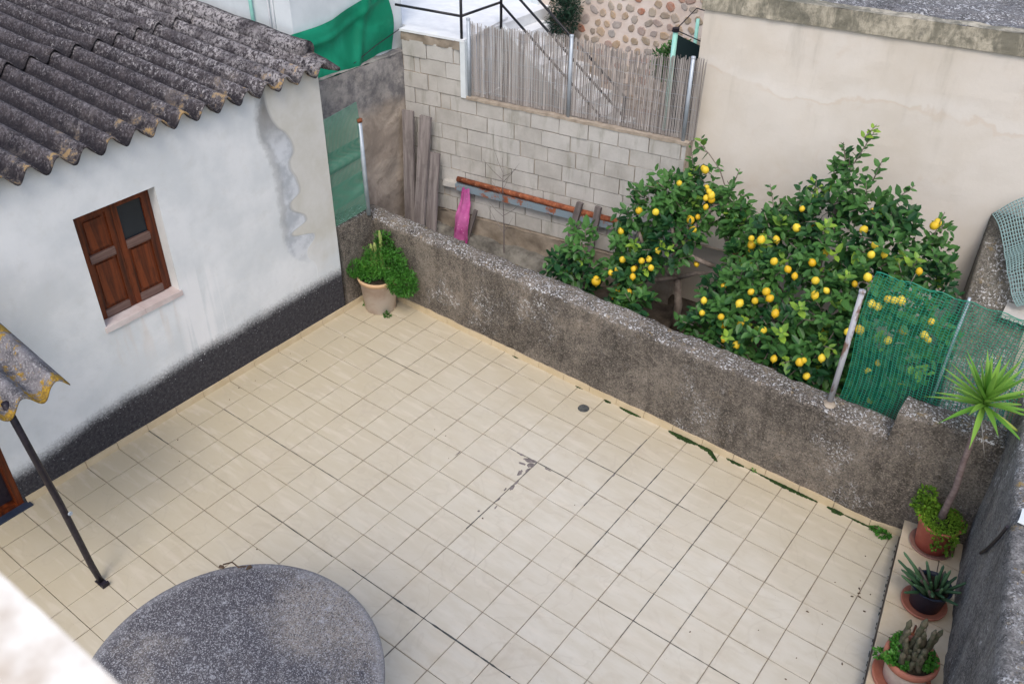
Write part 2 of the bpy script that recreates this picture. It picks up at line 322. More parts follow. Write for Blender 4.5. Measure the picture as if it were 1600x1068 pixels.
t = NT('green_tarpaulin'); f = t.rng(t.noise(2.2, 4, .5, .5), .4, .62); tcol = t.mix(f, (.006, .24, .13), (.015, .36, .21)); t.color(tcol).rough(.5); t.translucent(tcol, .3); M['tarp'] = t.m
t = NT('magenta_cloth'); tcol = t.mix(t.rng(t.noise(5, 4), .4, .6), (.40, .05, .23), (.54, .14, .36)); tcol = t.mix(t.rng(t.voro(22), .08, .13, 1, 0), tcol, (.75, .45, .62)); t.color(tcol).rough(.85); M['cloth'] = t.m
t = NT('washed_concrete_table'); c0 = t.mix(t.rng(t.math('ADD', t.noise(1.3, 5, .65, .4), t.math('MULTIPLY', t.math('ADD', t.math('SUBTRACT', t.xyz()[0], 3.4), t.math('MULTIPLY', t.xyz()[1], 0)), .14)), .40, .66), (.080, .076, .084), (.27, .24, .205))
g = t.voro(150, out='Color'); sx = t.n('SeparateColor'); t.L(g, sx.inputs[0]); c0 = t.mix(t.rng(sx.outputs[0], .45, 1, 0, .75), c0, (.42, .42, .43)); c0 = t.mix(t.rng(sx.outputs[1], .45, 1, 0, .75), c0, (.03, .03, .04))
c0 = t.mix(t.math('MULTIPLY', t.rng(t.noise(11, 6, .8), .56, .68), .55), c0, (.45, .46, .48))
spt = t.math('MULTIPLY', t.rng(t.voro(9), .05, .09, 1, 0), t.rng(t.noise(4), .5, .6)); c0 = t.mix(t.math('MULTIPLY', spt, .7), c0, (.45, .45, .44))
dk = t.rng(t.noise(9, 5, .75), .60, .72); c0 = t.mix(t.math('MULTIPLY', dk, .6), c0, (.035, .036, .045))
xq = t.xyz(); rr_ = t.math('SQRT', t.math('ADD', t.math('POWER', t.math('SUBTRACT', xq[0], 3.41), 2.0), t.math('POWER', t.math('ABSOLUTE', t.math('ADD', xq[1], 4.533)), 2.0)))
c0 = t.mix(t.math('MULTIPLY', t.rng(t.math('ADD', rr_, t.math('MULTIPLY', t.math('SUBTRACT', t.noise(7, 4, .7), .5), .25)), .88, 1.0), .45), c0, (.36, .36, .37))
t.color(c0).rough(.85).bump(t.noise(90, 4, .8), .5, .005); M['table'] = t.m
M['coping'] = simple('coping_painted_glare', (.52, .43, .33), (.93, .90, .82), 11, .7, .2)  # near-white patches paint the overexposed glare into cream stone
M['gravel_roof'] = mat_lichen_concrete('lichened_roof_slab', (.07, .07, .072), (.15, .147, .148), .5, .1, .3, 24)
M['stone_mortar'] = simple('pale_pointing', (.58, .48, .41), (.68, .60, .54), 5, .95, .5, .01)
def mat_stone():
    t = NT('field_stone'); r = t.rand(); rp = t.n('ValToRGB'); t.L(r, rp.inputs[0]); e = rp.color_ramp.elements
    e[0].color = (.30, .23, .15, 1); e[1].color = (.36, .17, .11, 1); e[1].position = .95
    for p, c in ((.2, (.40, .34, .27, 1)), (.4, (.26, .22, .18, 1)), (.6, (.42, .30, .19, 1)), (.78, (.34, .32, .30, 1))):
        q = e.new(p); q.color = c
    col = t.mix(t.math('MULTIPLY', t.rng(t.noise(12, 5, .7), .4, .7), .5), rp.outputs[0], (.50, .45, .40)); t.color(col).rough(.95).bump(t.noise(30, 5), .6, .01); return t.m
M['stone'] = mat_stone()
t = NT('old_neighbour_wall'); z = t.math('MULTIPLY', t.xyz()[2], 3.0); c1 = t.mix(t.rng(t.noise(2.2, 6, .65, .5), .38, .62), (.30, .25, .205), (.47, .40, .33))
c1 = t.mix(t.math('MULTIPLY', t.rng(t.noise(6, 5, .7), .55, .66), .5), c1, (.20, .165, .13)); gy = t.mix(t.rng(t.noise(5, 6, .75), .35, .65), (.14, .135, .14), (.34, .32, .30))
c1 = t.mix(t.rng(t.math('ADD', z, t.math('MULTIPLY', t.noise(3, 5), 1.2)), 6.1, 6.9), c1, gy); t.color(c1).rough(.95).bump(t.noise(18, 6, .7), .8, .015); M['old_wall'] = t.m
M['dark_net'] = NT('dark_shade_net').color((.008, .02, .022)).rough(.9).m
M['drain'] = simple('dirty_drain', (.04, .045, .045), (.10, .105, .10), 30, .7, .6, .005)
M['debris'] = simple('dry_debris', (.05, .035, .025), (.12, .08, .05), 30, .9)
M['chip'] = simple('exposed_grey_bed', (.13, .115, .11), (.24, .21, .20), 30, .95, .6)

# ------------------------------------------------------------ mesh builder
class MB:
    def __init__(s): s.v = []; s.f = []; s.tint = []
    def add(s, vs, fs, tint=0.0):
        o = len(s.v); s.v += [tuple(v) for v in vs]; s.f += [tuple(i+o for i in f) for f in fs]; s.tint += [tint]*len(fs)
    def box(s, lo, hi, mat=None, tint=0, jit=0, cham=0):
        (a, b, c), (d, e, f) = lo, hi
        vs = [(a,b,c),(d,b,c),(d,e,c),(a,e,c),(a,b,f),(d,b,f),(d,e,f),(a,e,f)]
        if jit: vs = [tuple(q+random.uniform(-jit, jit) for q in v) for v in vs]
        if mat is not None: vs = [tuple(mat @ Vector(v)) for v in vs]
        s.add(vs, [(0,3,2,1),(4,5,6,7),(0,1,5,4),(1,2,6,5),(2,3,7,6),(3,0,4,7)], tint)
    def tube(s, pts, rad, n=6, tint=0, cap=True):
        pts = [Vector(p) for p in pts]; k = len(pts)
        if not hasattr(rad, '__len__'): rad = [rad]*k
        vs = []; ref = None
        for i, p in enumerate(pts):
            d = (pts[min(i+1, k-1)]-pts[max(i-1, 0)]); d = d.normalized() if d.length > 1e-9 else Vector((0,0,1))
            if ref is None: ref = Vector((0,0,1)) if abs(d.z) < .9 else Vector((1,0,0))
            a = d.cross(ref).normalized(); b = d.cross(a).normalized(); ref = a.cross(d)
            for j in range(n):
                an = 2*math.pi*j/n; vs.append(p+(a*math.cos(an)+b*math.sin(an))*rad[i])
        fs = []
        for i in range(k-1):
            for j in range(n): fs.append((i*n+j, i*n+(j+1) % n, (i+1)*n+(j+1) % n, (i+1)*n+j))
        if cap: fs += [tuple(range(n))[::-1], tuple((k-1)*n+j for j in range(n))]
        s.add(vs, fs, tint)
    def lathe(s, prof, c=(0,0,0), n=40, close=False, tint=0):
        vs = []; k = len(prof)
        for r, z in prof:
            for j in range(n):
                an = 2*math.pi*j/n; vs.append((c[0]+r*math.cos(an), c[1]+r*math.sin(an), c[2]+z))
        fs = []
        for i in range(k-1):
            for j in range(n): fs.append((i*n+j, i*n+(j+1) % n, (i+1)*n+(j+1) % n, (i+1)*n+j))
        if close: fs.append(tuple((k-1)*n+j for j in range(n)))
        s.add(vs, fs, tint)
    def leaf(s, p, d, up, L, W, tint, fold=.25, droop=.15):
        d = d.normalized(); sd = d.cross(up)
        if sd.length < 1e-4: sd = d.cross(Vector((1, .3, .2)))
        sd.normalize(); nn = sd.cross(d).normalized()
        a = p; m1 = p+d*L*.35-nn*fold*W*.5; m2 = p+d*L*.72-nn*(fold*W*.5+droop*L*.4); e = p+d*L-nn*droop*L
        l1 = p+d*L*.33+sd*W*.5; r1 = p+d*L*.33-sd*W*.5; l2 = p+d*L*.72+sd*W*.40-nn*droop*L*.4; r2 = p+d*L*.72-sd*W*.40-nn*droop*L*.4
        s.add([a, m1, m2, e, l1, r1, l2, r2], [(0,1,4),(0,5,1),(4,1,2,6),(1,5,7,2),(6,2,3),(2,7,3)], tint)
    def build(s, name, mat, parent=None, smooth=False, origin=None, tint=False):
        vs = [Vector(v)*U for v in s.v]
        if origin is None:
            lo = [min(v[i] for v in vs) for i in range(3)]; hi = [max(v[i] for v in vs) for i in range(3)]
            origin = Vector(((lo[0]+hi[0])/2, (lo[1]+hi[1])/2, lo[2]))
        else: origin = Vector(origin)*U
        me = bpy.data.meshes.new(name); me.from_pydata([v-origin for v in vs], [], s.f)
        if mat: me.materials.append(mat)
        if smooth: me.polygons.foreach_set('use_smooth', [True]*len(me.polygons))
        if tint:
            at = me.attributes.new('tint', 'FLOAT', 'FACE'); at.data.foreach_set('value', s.tint)
        me.update()
        return link(name, me, parent, origin)
def wl(o):
    v = Vector(o.location)
    while o.parent: o = o.parent; v = v+Vector(o.location)
    return v
def link(name, me, parent, worldloc):
    o = bpy.data.objects.new(name, me); C.objects.link(o)
    if parent: o.parent = parent; o.location = worldloc-wl(parent)
    else: o.location = worldloc
    return o
def thing(name, loc, label, cat, group=None):
    o = bpy.data.objects.new(name, None); C.objects.link(o); o.location = Vector(loc)*U; o.empty_display_size = .1
    return tag(o, label, cat, group)
def tag(o, label, cat, group=None):
    o['label'] = label; o['category'] = cat
    if group: o['group'] = group
    return o
def struct(o): o['kind'] = 'structure'; return o
def stuff(o): o['kind'] = 'stuff'; return o
def nz3(p, sc, seed=0): return noise.noise(Vector((p[0]*sc+seed, p[1]*sc-seed, p[2]*sc+seed*.7)))
def rough_grid(fn, nu, nv, amp, sc, seed=0):
    """grid of points fn(u,v)->(point, outward normal) pushed in and out by noise"""
    vs = []
    for i in range(nu+1):
        for j in range(nv+1):
            p, nn = fn(i/nu, j/nv); p = Vector(p); nn = Vector(nn)
            vs.append(p+nn*amp*(nz3(p, sc, seed)+.45*nz3(p, sc*3.1, seed+5)+.2*nz3(p, sc*8, seed+9)))
    return vs, [(i*(nv+1)+j, (i+1)*(nv+1)+j, (i+1)*(nv+1)+j+1, i*(nv+1)+j+1) for i in range(nu) for j in range(nv)]
# property lines are turned nine degrees: P(s,t,z) runs along the block wall (s) and away from the patio (t)
AL = R_(9); DD = Vector((math.cos(AL), math.sin(AL), 0)); NN = Vector((-math.sin(AL), math.cos(AL), 0)); P0 = Vector((-1.7, 4.59, 0))
def P(s, t, z): return P0+DD*s+NN*t+Vector((0, 0, z))
PM = Matrix.Translation(P0) @ Matrix.Rotation(AL, 4, 'Z')
def ycut(x):
    k = min(1, max(0, (x-18.3)/1.3)); return .83-.018*x+.20*k*k*(3-2*k)
SM = lambda x: x*x*(3-2*x)
#                    # foot of the parapet
xcut = lambda y: 19.27+(.15-y)*.160              # riser of the tiled ledge
xwall = lambda y: 20.62+(.6-y)*.168             # foot of the boundary wall

# ------------------------------------------------------------ ground
mb = MB(); mb.add([(-60,-60,-.02),(90,-60,-.02),(90,90,-.02),(-60,90,-.02)], [(0,1,2,3)]); struct(mb.build('ground', M['soil']))
mb = MB(); vs, fs = rough_grid(lambda u, v: ((-2+24*u, 1.2+8*v, .28), (0,0,1)), 70, 26, .22, .7, 3); mb.add(vs, fs); struct(mb.build('garden_soil', M['soil'], smooth=True))

# patio: mortar bed with tiles laid on it
mb = MB(); mb.add([(-.05,-26,.0),(24.5,-26,.0),(21.0,.75,.0),(-.05,1.0,.0)], [(0,1,2,3)]); floor_ = struct(mb.build('patio_floor', M['mortar'], origin=(0,0,0)))
def clip(poly, f):
    o = []
    for i in range(len(poly)):
        a, b = poly[i], poly[(i+1) % len(poly)]; fa, fb = f(a), f(b)
        if fa <= 0: o.append(a)
        if (fa < 0 < fb) or (fb < 0 < fa): q = fa/(fa-fb); o.append((a[0]+(b[0]-a[0])*q, a[1]+(b[1]-a[1])*q))
    return o
TZ = .022; G = .0085
def tile_faces(poly, tz=TZ, ch=.012):
    cx = sum(p[0] for p in poly)/len(poly); cy = sum(p[1] for p in poly)/len(poly); n = len(poly)
    top = [(p[0]+(cx-p[0])*ch*1.6, p[1]+(cy-p[1])*ch*1.6, tz) for p in poly]; mid = [(p[0], p[1], tz-ch*.5) for p in poly]; bot = [(p[0], p[1], 0.001) for p in poly]
    fs = [tuple(range(n))]+[(n+i, n+(i+1) % n, (i+1) % n, i) for i in range(n)]+[(2*n+i, 2*n+(i+1) % n, n+(i+1) % n, n+i) for i in range(n)]
    return top+mid+bot, fs
full = []
for k in range(5):
    g = lambda: G+random.uniform(-.003, .004)
    poly = [(-.5+g(), -.5+g()), (.5-g(), -.5+g()), (.5-g(), .5-g()), (-.5+g(), .5-g())]
    vs, fs = tile_faces(poly); me = bpy.data.meshes.new('tile'); me.from_pydata([Vector(v)*U for v in vs], [], fs); me.materials.append(M['tile']); full.append(me)
def to_px(p):
    q = Vector(p)*U-cam_pos; z = q.dot(rz)
    return (800+1399.7*q.dot(rx)/z, 534+1399.7*q.dot(ry)/z, z)
cells = []
for i in range(0, 24):
    for j in range(-25, 2):
        cx, cy = i+.5, j-.5
        poly = [(i+G, j-1+G), (i+1-G, j-1+G), (i+1-G, j-G), (i+G, j-G)]
        inside = all(p[1] < ycut(p[0])-.02 for p in poly) and all(p[0] < xcut(p[1])-.02 for p in poly)
        if not inside:
            poly = clip(poly, lambda p: p[1]-(ycut(p[0])-.02)); poly = clip(poly, lambda p: p[0]-(xcut(p[1])-.02)) if poly else poly
            if len(poly) < 3: continue
            xs = [p[0] for p in poly]; ys = [p[1] for p in poly]
            if max(xs)-min(xs) < .05 or max(ys)-min(ys) < .05: continue
        pc = to_px((sum(p[0] for p in poly)/len(poly), sum(p[1] for p in poly)/len(poly), 0))
        vis = -30 < pc[0] < 1630 and -30 < pc[1] < 1095 and pc[2] > 0
        under = math.hypot(cx-9.6, cy+13.6) < 2.6
        cells.append((not (vis and not under), pc[2], inside, poly, cx, cy))
cells.sort(key=lambda c: (c[0], c[1])); rest = MB(); cnt = 0
for hid, d, inside, poly, cx, cy in cells:
    if hid or cnt >= 300:
        vs, fs = tile_faces(poly); rest.add(vs, fs)
    else:
        cnt += 1
        if inside:
            o = link('tile', random.choice(full), floor_, Vector((cx, cy, 0))*U)
            o.location.z += random.uniform(-.0006, .0008); o.rotation_euler = (random.uniform(-.0012, .0012), random.uniform(-.0012, .0012), random.choice((0, 1, 2, 3))*math.pi/2+random.uniform(-.0015, .0015))
        else:
            b = MB(); vs, fs = tile_faces(poly); b.add(vs, fs); b.build('tile', M['tile'], floor_)
stuff(rest.build('tiles_beyond_view', M['tile'], floor_))
print('tiles', cnt)
# dirty joints, chipped spots and dry bits on the floor
def blob(cx, cy, z, r, sx=1, sy=1, rot=0, n=14, j=.35, h=.006):
    pts = []
    for k in range(n):
        a = 2*math.pi*k/n; rr = r*(1+random.uniform(-j, j)); x, y = rr*sx*math.cos(a), rr*sy*math.sin(a)
        pts.append((cx+x*math.cos(rot)-y*math.sin(rot), cy+x*math.sin(rot)+y*math.cos(rot)))
    top = [(x, y, z+h) for x, y in pts]; bot = [(cx+(x-cx)*1.1, cy+(y-cy)*1.1, z-.004) for x, y in pts]
    return top+bot, [tuple(range(n))]+[(n+k, n+(k+1) % n, (k+1) % n, k) for k in range(n)]
b = MB()
for (cx, cy, r, sx, sy, ro) in [(9.80,-3.06,.13,1.3,.6,.3),(9.92,-3.22,.10,1,.8,1.2),(9.70,-3.30,.07,1.6,.5,.2),(9.97,-3.42,.07,.5,1.3,.0),(9.86,-3.66,.09,.6,1.5,.1),(10.02,-4.0,.05,.5,2.2,0),(10.05,-4.25,.06,.6,2.0,.1),(9.93,-4.42,.05,.5,1.6,.2),(9.45,-3.02,.06,2.0,.5,.0),(10.4,-3.05,.05,2,.5,.0),(10.02,-4.85,.04,.5,2,0),(10.14,-5.1,.04,.5,1.8,.1),(9.86,-5.5,.03,1,1,0),(7.96,-4.1,.035,.5,3,0),(12.02,-2.1,.03,.6,2.5,0)]:
    b.add(*blob(cx, cy, TZ, r, sx, sy, ro))
stuff(b.build('chipped_tile_patches', M['chip'], floor_))
b = MB()
def joint(x0, y0, x1, y1, w):
    n = max(2, int(math.hypot(x1-x0, y1-y0)/.12)); L_, R2 = [], []
    dx, dy = x1-x0, y1-y0; l = math.hypot(dx, dy); nx, ny = -dy/l, dx/l
    for k in range(n+1):
        f = k/n; ww = w*(.35+random.random()); 
        L_.append((x0+dx*f+nx*ww, y0+dy*f+ny*ww, TZ+.0035)); R2.append((x0+dx*f-nx*ww, y0+dy*f-ny*ww, TZ+.0035))
    b.add(L_+R2, [(k, k+1, n+2+k, n+1+k) for k in range(n)])
for q in [(10,-9,13.6,-9,.022),(8.6,-9,10,-9,.012),(5.0,-9.02,7.9,-9.02,.010),(9.0,-3,11.2,-3,.012),(10,-3,10,-6.2,.012),(12,-.2,12,-3.6,.012),(13,-1.0,13,-5.5,.012),(14,-1,14,-5,.010),(15,-1,15,-6.6,.010),(2.2,-2.02,4.6,-2.02,.010),(11,-8.7,11,-11.3,.008),(14,-6,18,-6,.008),(16,-4,16,-6,.008),(11,-2,14.4,-2,.008),(1.0,-7,6.0,-7,.009),(0.06,-9.0,1,-9.0,.012)]: joint(*q)
stuff(b.build('black_joint_dirt', M['drain'], floor_))
b = MB()
for k in range(34):
    x = random.choice([random.uniform(.6, 19), random.uniform(.3, 1.2), random.uniform(18.2, 19.3)]); y = random.uniform(-12, .2)
    b.add(*blob(x, y, TZ, random.uniform(.010, .026), 1, random.uniform(.4, 1), random.random()*3, 7, .3, .012))
for (x, y) in [(18.95,-1.75),(19.0,-1.9),(19.05,-2.0),(19.3,-2.35),(18.9,-2.1),(19.4,-4.1),(18.2,-3.2)]: b.add(*blob(x, y, TZ, .035, 1, .5, random.random()*3, 8, .3, .014))
stuff(b.build('dry_leaf_bits', M['debris'], floor_))
# drain
b = MB(); b.lathe([(.0,.028),(.12,.03),(.13,.034),(.17,.036),(.18,.02)], (9.72,-.17,.004), 28); tag(b.build('floor_drain', M['drain'], smooth=True), 'small round dark drain cover set in the tiles near the parapet', 'drain')

# skirting tiles
for i in range(20):
    x0, x1 = i+.42+.008, min(i+1.42-.008, 19.3)
    if i == 0: x0 = .10
    b = MB(); y0, y1 = ycut(x0), ycut(x1); h = .235+random.uniform(-.006, .006)
    b.add([(x0,y0-.06,.02),(x1,y1-.06,.02),(x1,y1+.02,.02),(x0,y0+.02,.02),(x0,y0-.045,h),(x1,y1-.045,h),(x1,y1+.02,h),(x0,y0+.02,h)], [(0,1,5,4),(4,5,6,7),(0,4,7,3),(1,2,6,5)])
    b.build('skirting_tile', M['skirt'], floor_)
for j in range(13):
    y1, y0 = .80-j if j == 0 else .0-j+.0, -1.0-j
    y1 -= .008; y0 += .008
    if y0 < -12.75: y0 = -12.75
    if y1-y0 < .1: continue
    b = MB(); h = .235+random.uniform(-.006, .006)
    b.add([(.0,y0,.02),(.06,y0,.02),(.06,y1,.02),(.0,y1,.02),(.0,y0,h),(.045,y0,h),(.045,y1,h),(.0,y1,h)], [(0,1,5,4),(1,2,6,5),(4,5,6,7),(2,3,7,6)])
    b.build('skirting_tile', M['skirt'], floor_)

# ------------------------------------------------------------ parapet and other rough walls
def wall_section(b, foot, zt, z0, th, x0, x1, amp=.03, seed=1, step=None):
    """front face, rounded lichen top and back of a wall whose foot is foot(x)->y"""
    nu = max(6, int((x1-x0)/.14))
    prof = [(0, z0)]+[(0, z0+(zt-z0)*k/16) for k in range(1, 16)]+[(.01, zt-.09), (.05, zt-.025), (.11, zt), (.25, zt+.015), (.42, zt+.02), (.60, zt+.01), (th-.08, zt-.01), (th-.02, zt-.08), (th, zt-.3), (th, z0)]
    vs = []
    xs_ = [x0+(x1-x0)*i/nu for i in range(nu+1)]
    if step: xs_ = sorted([x for x in xs_ if abs(x-step[0]) > .10]+[step[0]-.05, step[0]-.02, step[0]+.02, step[0]+.05]); nu = len(xs_)-1
    for i in range(nu+1):
        x = xs_[i]; y = foot(x); hs = step[1]/zt if step and x > step[0] else 1.0; zt_ = zt*hs
        for (t, z) in prof:
            z = z if z <= zt*.55 else (z+(zt_-zt)*min(1, (z-zt*.55)/(zt*.38)))
            p = Vector((x, y+t, z)); k = amp if z > z0+.01 else 0
            q = k*(nz3(p, 1.1, seed)+.6*nz3(p, 3.7, seed+3)+.35*nz3(p, 11, seed+6))
            vs.append((x, y+t-(q if t < .3 else 0)+(q if t > .6 else 0), z+(q if z > zt_-.12 else 0)))
    n = len(prof); fs = [(i*n+j, (i+1)*n+j, (i+1)*n+j+1, i*n+j+1) for i in range(nu) for j in range(n-1)]
    fs += [tuple(range(n))[::1], tuple(nu*n+j for j in range(n))[::-1]]
    b.add(vs, fs)
par = thing('parapet_wall', (9, 1.1, 0), 'low grey-brown rough concrete parapet with white lichen along its flat top, between patio and lemon garden', 'wall')
b = MB(); wall_section(b, ycut, 3.0, 0.0, .84, -.75, 20.95, amp=.042, step=(18.18, 3.86)); b.build('wall_body', M['parapet'], par, True)
b = MB(); 
vs, fs = rough_grid(lambda u, v: ((16.50+.22*(u-.5)*2, .86+.24*(v-.5)*2, 2.97+.10*max(0, 1-((u-.5)**2+(v-.5)**2)*4.5)), (0,0,1)), 12, 12, .03, 6, 4); b.add(vs, fs); b.build('mortar_lump', M['block_mortar'], par, True)
low = thing('low_side_wall', (-.4, 0, 0), 'short stub of grey concrete wall between white house corner and parapet corner, green mesh on top', 'wall')
b = MB()
vs = []; ys = [-.84+k*(ycut(0)+.84)/10 for k in range(11)]; prof = [(.0,0),(.0,1.5),(.0,2.6),(-.01,3.2),(-.05,3.3),(-.15,3.36),(-.5,3.38),(-.75,3.3),(-.8,3.0),(-.8,0)]
for y in ys:
    for x, z in prof:
        p = Vector((x, y, z)); q = .03*(nz3(p, 1.3, 2)+.6*nz3(p, 4, 5)); vs.append((x+(q if x > -.3 else 0), y, z+(q if z > 3 else 0)))
n = len(prof); b.add(vs, [(i*n+j, i*n+j+1, (i+1)*n+j+1, (i+1)*n+j) for i in range(10) for j in range(n-1)]+[tuple(range(n)), tuple(10*n+j for j in range(n))[::-1]])
b.build('wall_body', M['parapet'], low, True)
# boundary wall on the right
bw = thing('boundary_wall', (22, -9, 0), 'tall dark grey concrete wall along the right edge, streaked face and gravelly yellow-lichened top', 'wall')
b = MB(); nu = 120; prof = [(0,0)]+[(0, 5.0*k/18) for k in range(1, 18)]+[(.02,4.86),(.07,4.95),(.16,5.0),(.5,5.03),(.9,5.02),(1.3,4.98),(1.36,4.8),(1.36,0)]
vs = []
for i in range(nu+1):
    y = 1.45-22*i/nu; xw = xwall(y)
    for t, z in prof:
        p = Vector((xw+t, y, z)); q = .05*(nz3((p.x, p.y*1.0, p.z*.6), 1.2, 4)+.6*nz3(p, 3.3, 7)+.35*nz3(p, 9, 2)) if z > .01 else 0
        vs.append((p.x-(q if t < .3 else 0), y, z+(q if z > 4.8 else 0)))
n = len(prof); b.add(vs, [(i*n+j, i*n+j+1, (i+1)*n+j+1, (i+1)*n+j) for i in range(nu) for j in range(n-1)]+[tuple(range(n)), tuple(nu*n+j for j in range(n))[::-1]])
b.build('wall_body', M['boundary'], bw, True)
b = MB(); b.box((xwall(-3)+.10, -3.0, 5.0), (xwall(-3)+.5, -2.6, 5.07), jit=.03); b.build('cement_patch', M['white_paint'], bw)
b = MB(); b.tube([(xwall(y)-.05+.01*math.sin(y*5), y, z) for y, z in ((-3.1,4.9),(-2.9,4.4),(-2.6,3.9),(-2.2,3.3),(-1.9,2.9))], .035, 6)  # dark tube drawn in place of a cable's shadow on the wall
tag(b.build('cable_shadow_tube', M['iron']), 'thin dark tube standing in for a cable shadow down the dark boundary wall on the right', 'shadow line')
# tiled ledge
led = thing('tiled_ledge', (20, -6, 0), 'narrow raised cream-tiled ledge along the dark boundary wall carrying three flowerpots', 'ledge')
LH = .60
b = MB(); b.add([(xcut(.8),.8,0),(xwall(.8)+.1,.8,0),(xwall(-20)+.1,-20,0),(xcut(-20),-20,0),(xcut(.8),.8,LH-.02),(xwall(.8)+.1,.8,LH-.02),(xwall(-20)+.1,-20,LH-.02),(xcut(-20),-20,LH-.02)], [(4,7,6,5),(0,3,7,4),(0,1,5,4),(2,3,7,6)]); b.build('ledge_base', M['mortar'], led)
ld = Vector((.160, -1, 0)).normalized()
for k in range(18):
    ya, yb = .70-k*.985, .70-(k+1)*.985
    for (oa, ob) in ((0.0, .97), (.97, None)):
        def pt(y, o): return (xcut(y)-.02+o, y) if o is not None else (xwall(y)+.02, y)
        g = .012; q = [pt(ya-g, oa+g), pt(yb+g, oa+g), pt(yb+g, ob-g if ob else None), pt(ya-g, ob-g if ob else None)]
        if oa == 0: q = [(q[0][0]-.02, q[0][1]), (q[1][0]-.02, q[1][1]), q[2], q[3]]
        cx = sum(p[0] for p in q)/4; cy = sum(p[1] for p in q)/4
        top = [(p[0], p[1], LH+.012) for p in q]; bot = [(p[0], p[1], LH-.018) for p in q]
        bb = MB(); bb.add(top+bot, [(0,1,2,3),(4,0,3,7),(4,5,1,0),(5,6,2,1),(6,7,3,2)]); bb.build('ledge_tile', M['ledge_tile'], led)
b = MB()
for k in range(60):
    y = .5-k*.16+random.uniform(-.05, .05)
    if random.random() < .6: b.add(*blob(xcut(y)-.045, y, TZ, random.uniform(.014, .03), .5, random.uniform(1, 2.6), .15, 7, .3, .01))
stuff(b.build('riser_dirt', M['drain'], floor_))
# moss strips at the parapet foot
b = MB()
for (x0, x1, w_) in [(10.0,10.25,.05),(10.6,11.35,.055),(12.35,13.3,.085),(13.3,14.1,.07),(14.25,14.8,.055),(14.8,15.5,.02),(15.3,17.0,.06),(17.3,17.75,.075),(17.75,18.8,.035),(6.35,6.6,.03),(8.9,9.2,.025)]:
    n = max(6, int((x1-x0)/.03))
    for k in range(n):
        f = k/n; x = x0+(x1-x0)*f; w2 = w_*(.5+.6*math.sin(math.pi*min(1, f*1.02)))*random.uniform(.7, 1.2)
        off = .06+(.30*max(0, (x-13.7))/.4 if 13.7 < x < 14.12 else 0)
        y = ycut(x)-off-w2*.6; vs = []
        b.lathe([(w2, 0), (w2*.8, w2*.45), (w2*.3, w2*.65), (0, w2*.68)], (x, y, TZ), 6)
tag(stuff(b.build('moss_strip', M['moss'], smooth=True)), 'dark green moss growing in the joint at the parapet foot', 'moss')

# ------------------------------------------------------------ house
house = thing('house', (-4.5, -8, 0), 'whitewashed outbuilding with dark corrugated roof, shuttered window and dark cement dado', 'house')
b = MB(); YB, YE = -22.0, -.86; wy0, wy1, wz0, wz1 = -9.28, -6.92, 3.90, 7.18; dy0, dy1, dz = -15.6, -12.82, 6.0
def facepanel(y0, z0, y1, z1):
    ny, nz = max(1, int((y1-y0)/.5)), max(1, int((z1-z0)/.5))
    vs = [(.0+.012*nz3((0, y0+(y1-y0)*i/ny, z0+(z1-z0)*j/nz), .8), y0+(y1-y0)*i/ny, z0+(z1-z0)*j/nz) for i in range(ny+1) for j in range(nz+1)]
    b.add(vs, [(i*(nz+1)+j, (i+1)*(nz+1)+j, (i+1)*(nz+1)+j+1, i*(nz+1)+j+1) for i in range(ny) for j in range(nz)])
ZT = 8.50
for q in [(wy1,0,YE,ZT),(wy0,0,wy1,wz0),(wy0,wz1,wy1,ZT),(dy1,0,wy0,ZT),(dy0,dz,dy1,ZT),(YB,0,dy0,ZT)]: facepanel(*q)
for (a, c, d) in ((wy0, wz0, wz1), (wy1, wz0, wz1), (dy0, 0, dz), (dy1, 0, dz)): b.add([(0.003,a,c),(-.6,a,c),(-.6,a,d),(0.003,a,d)], [(0,1,2,3)])
b.add([(0.003,wy0,wz1),(0.003,wy1,wz1),(-.6,wy1,wz1),(-.6,wy0,wz1)], [(0,1,2,3)]); b.add([(0.003,dy0,dz),(0.003,dy1,dz),(-.6,dy1,dz),(-.6,dy0,dz)], [(0,1,2,3)])
b.add([(0,YE,0),(-14,YE,0),(-14,YE,ZT+.5),(0,YE,ZT)], [(0,1,2,3)]); b.add([(0,YB,0),(-14,YB,0),(-14,YB,ZT+.5),(0,YB,ZT)], [(0,1,2,3)])
b.build('wall', M['house'], house)
b = MB(); b.add([(-.62,-22,0),(-.62,-1,0),(-.62,-1,8.6),(-.62,-22,8.6)], [(0,1,2,3)]); b.build('inner_lining', M['iron'], house)
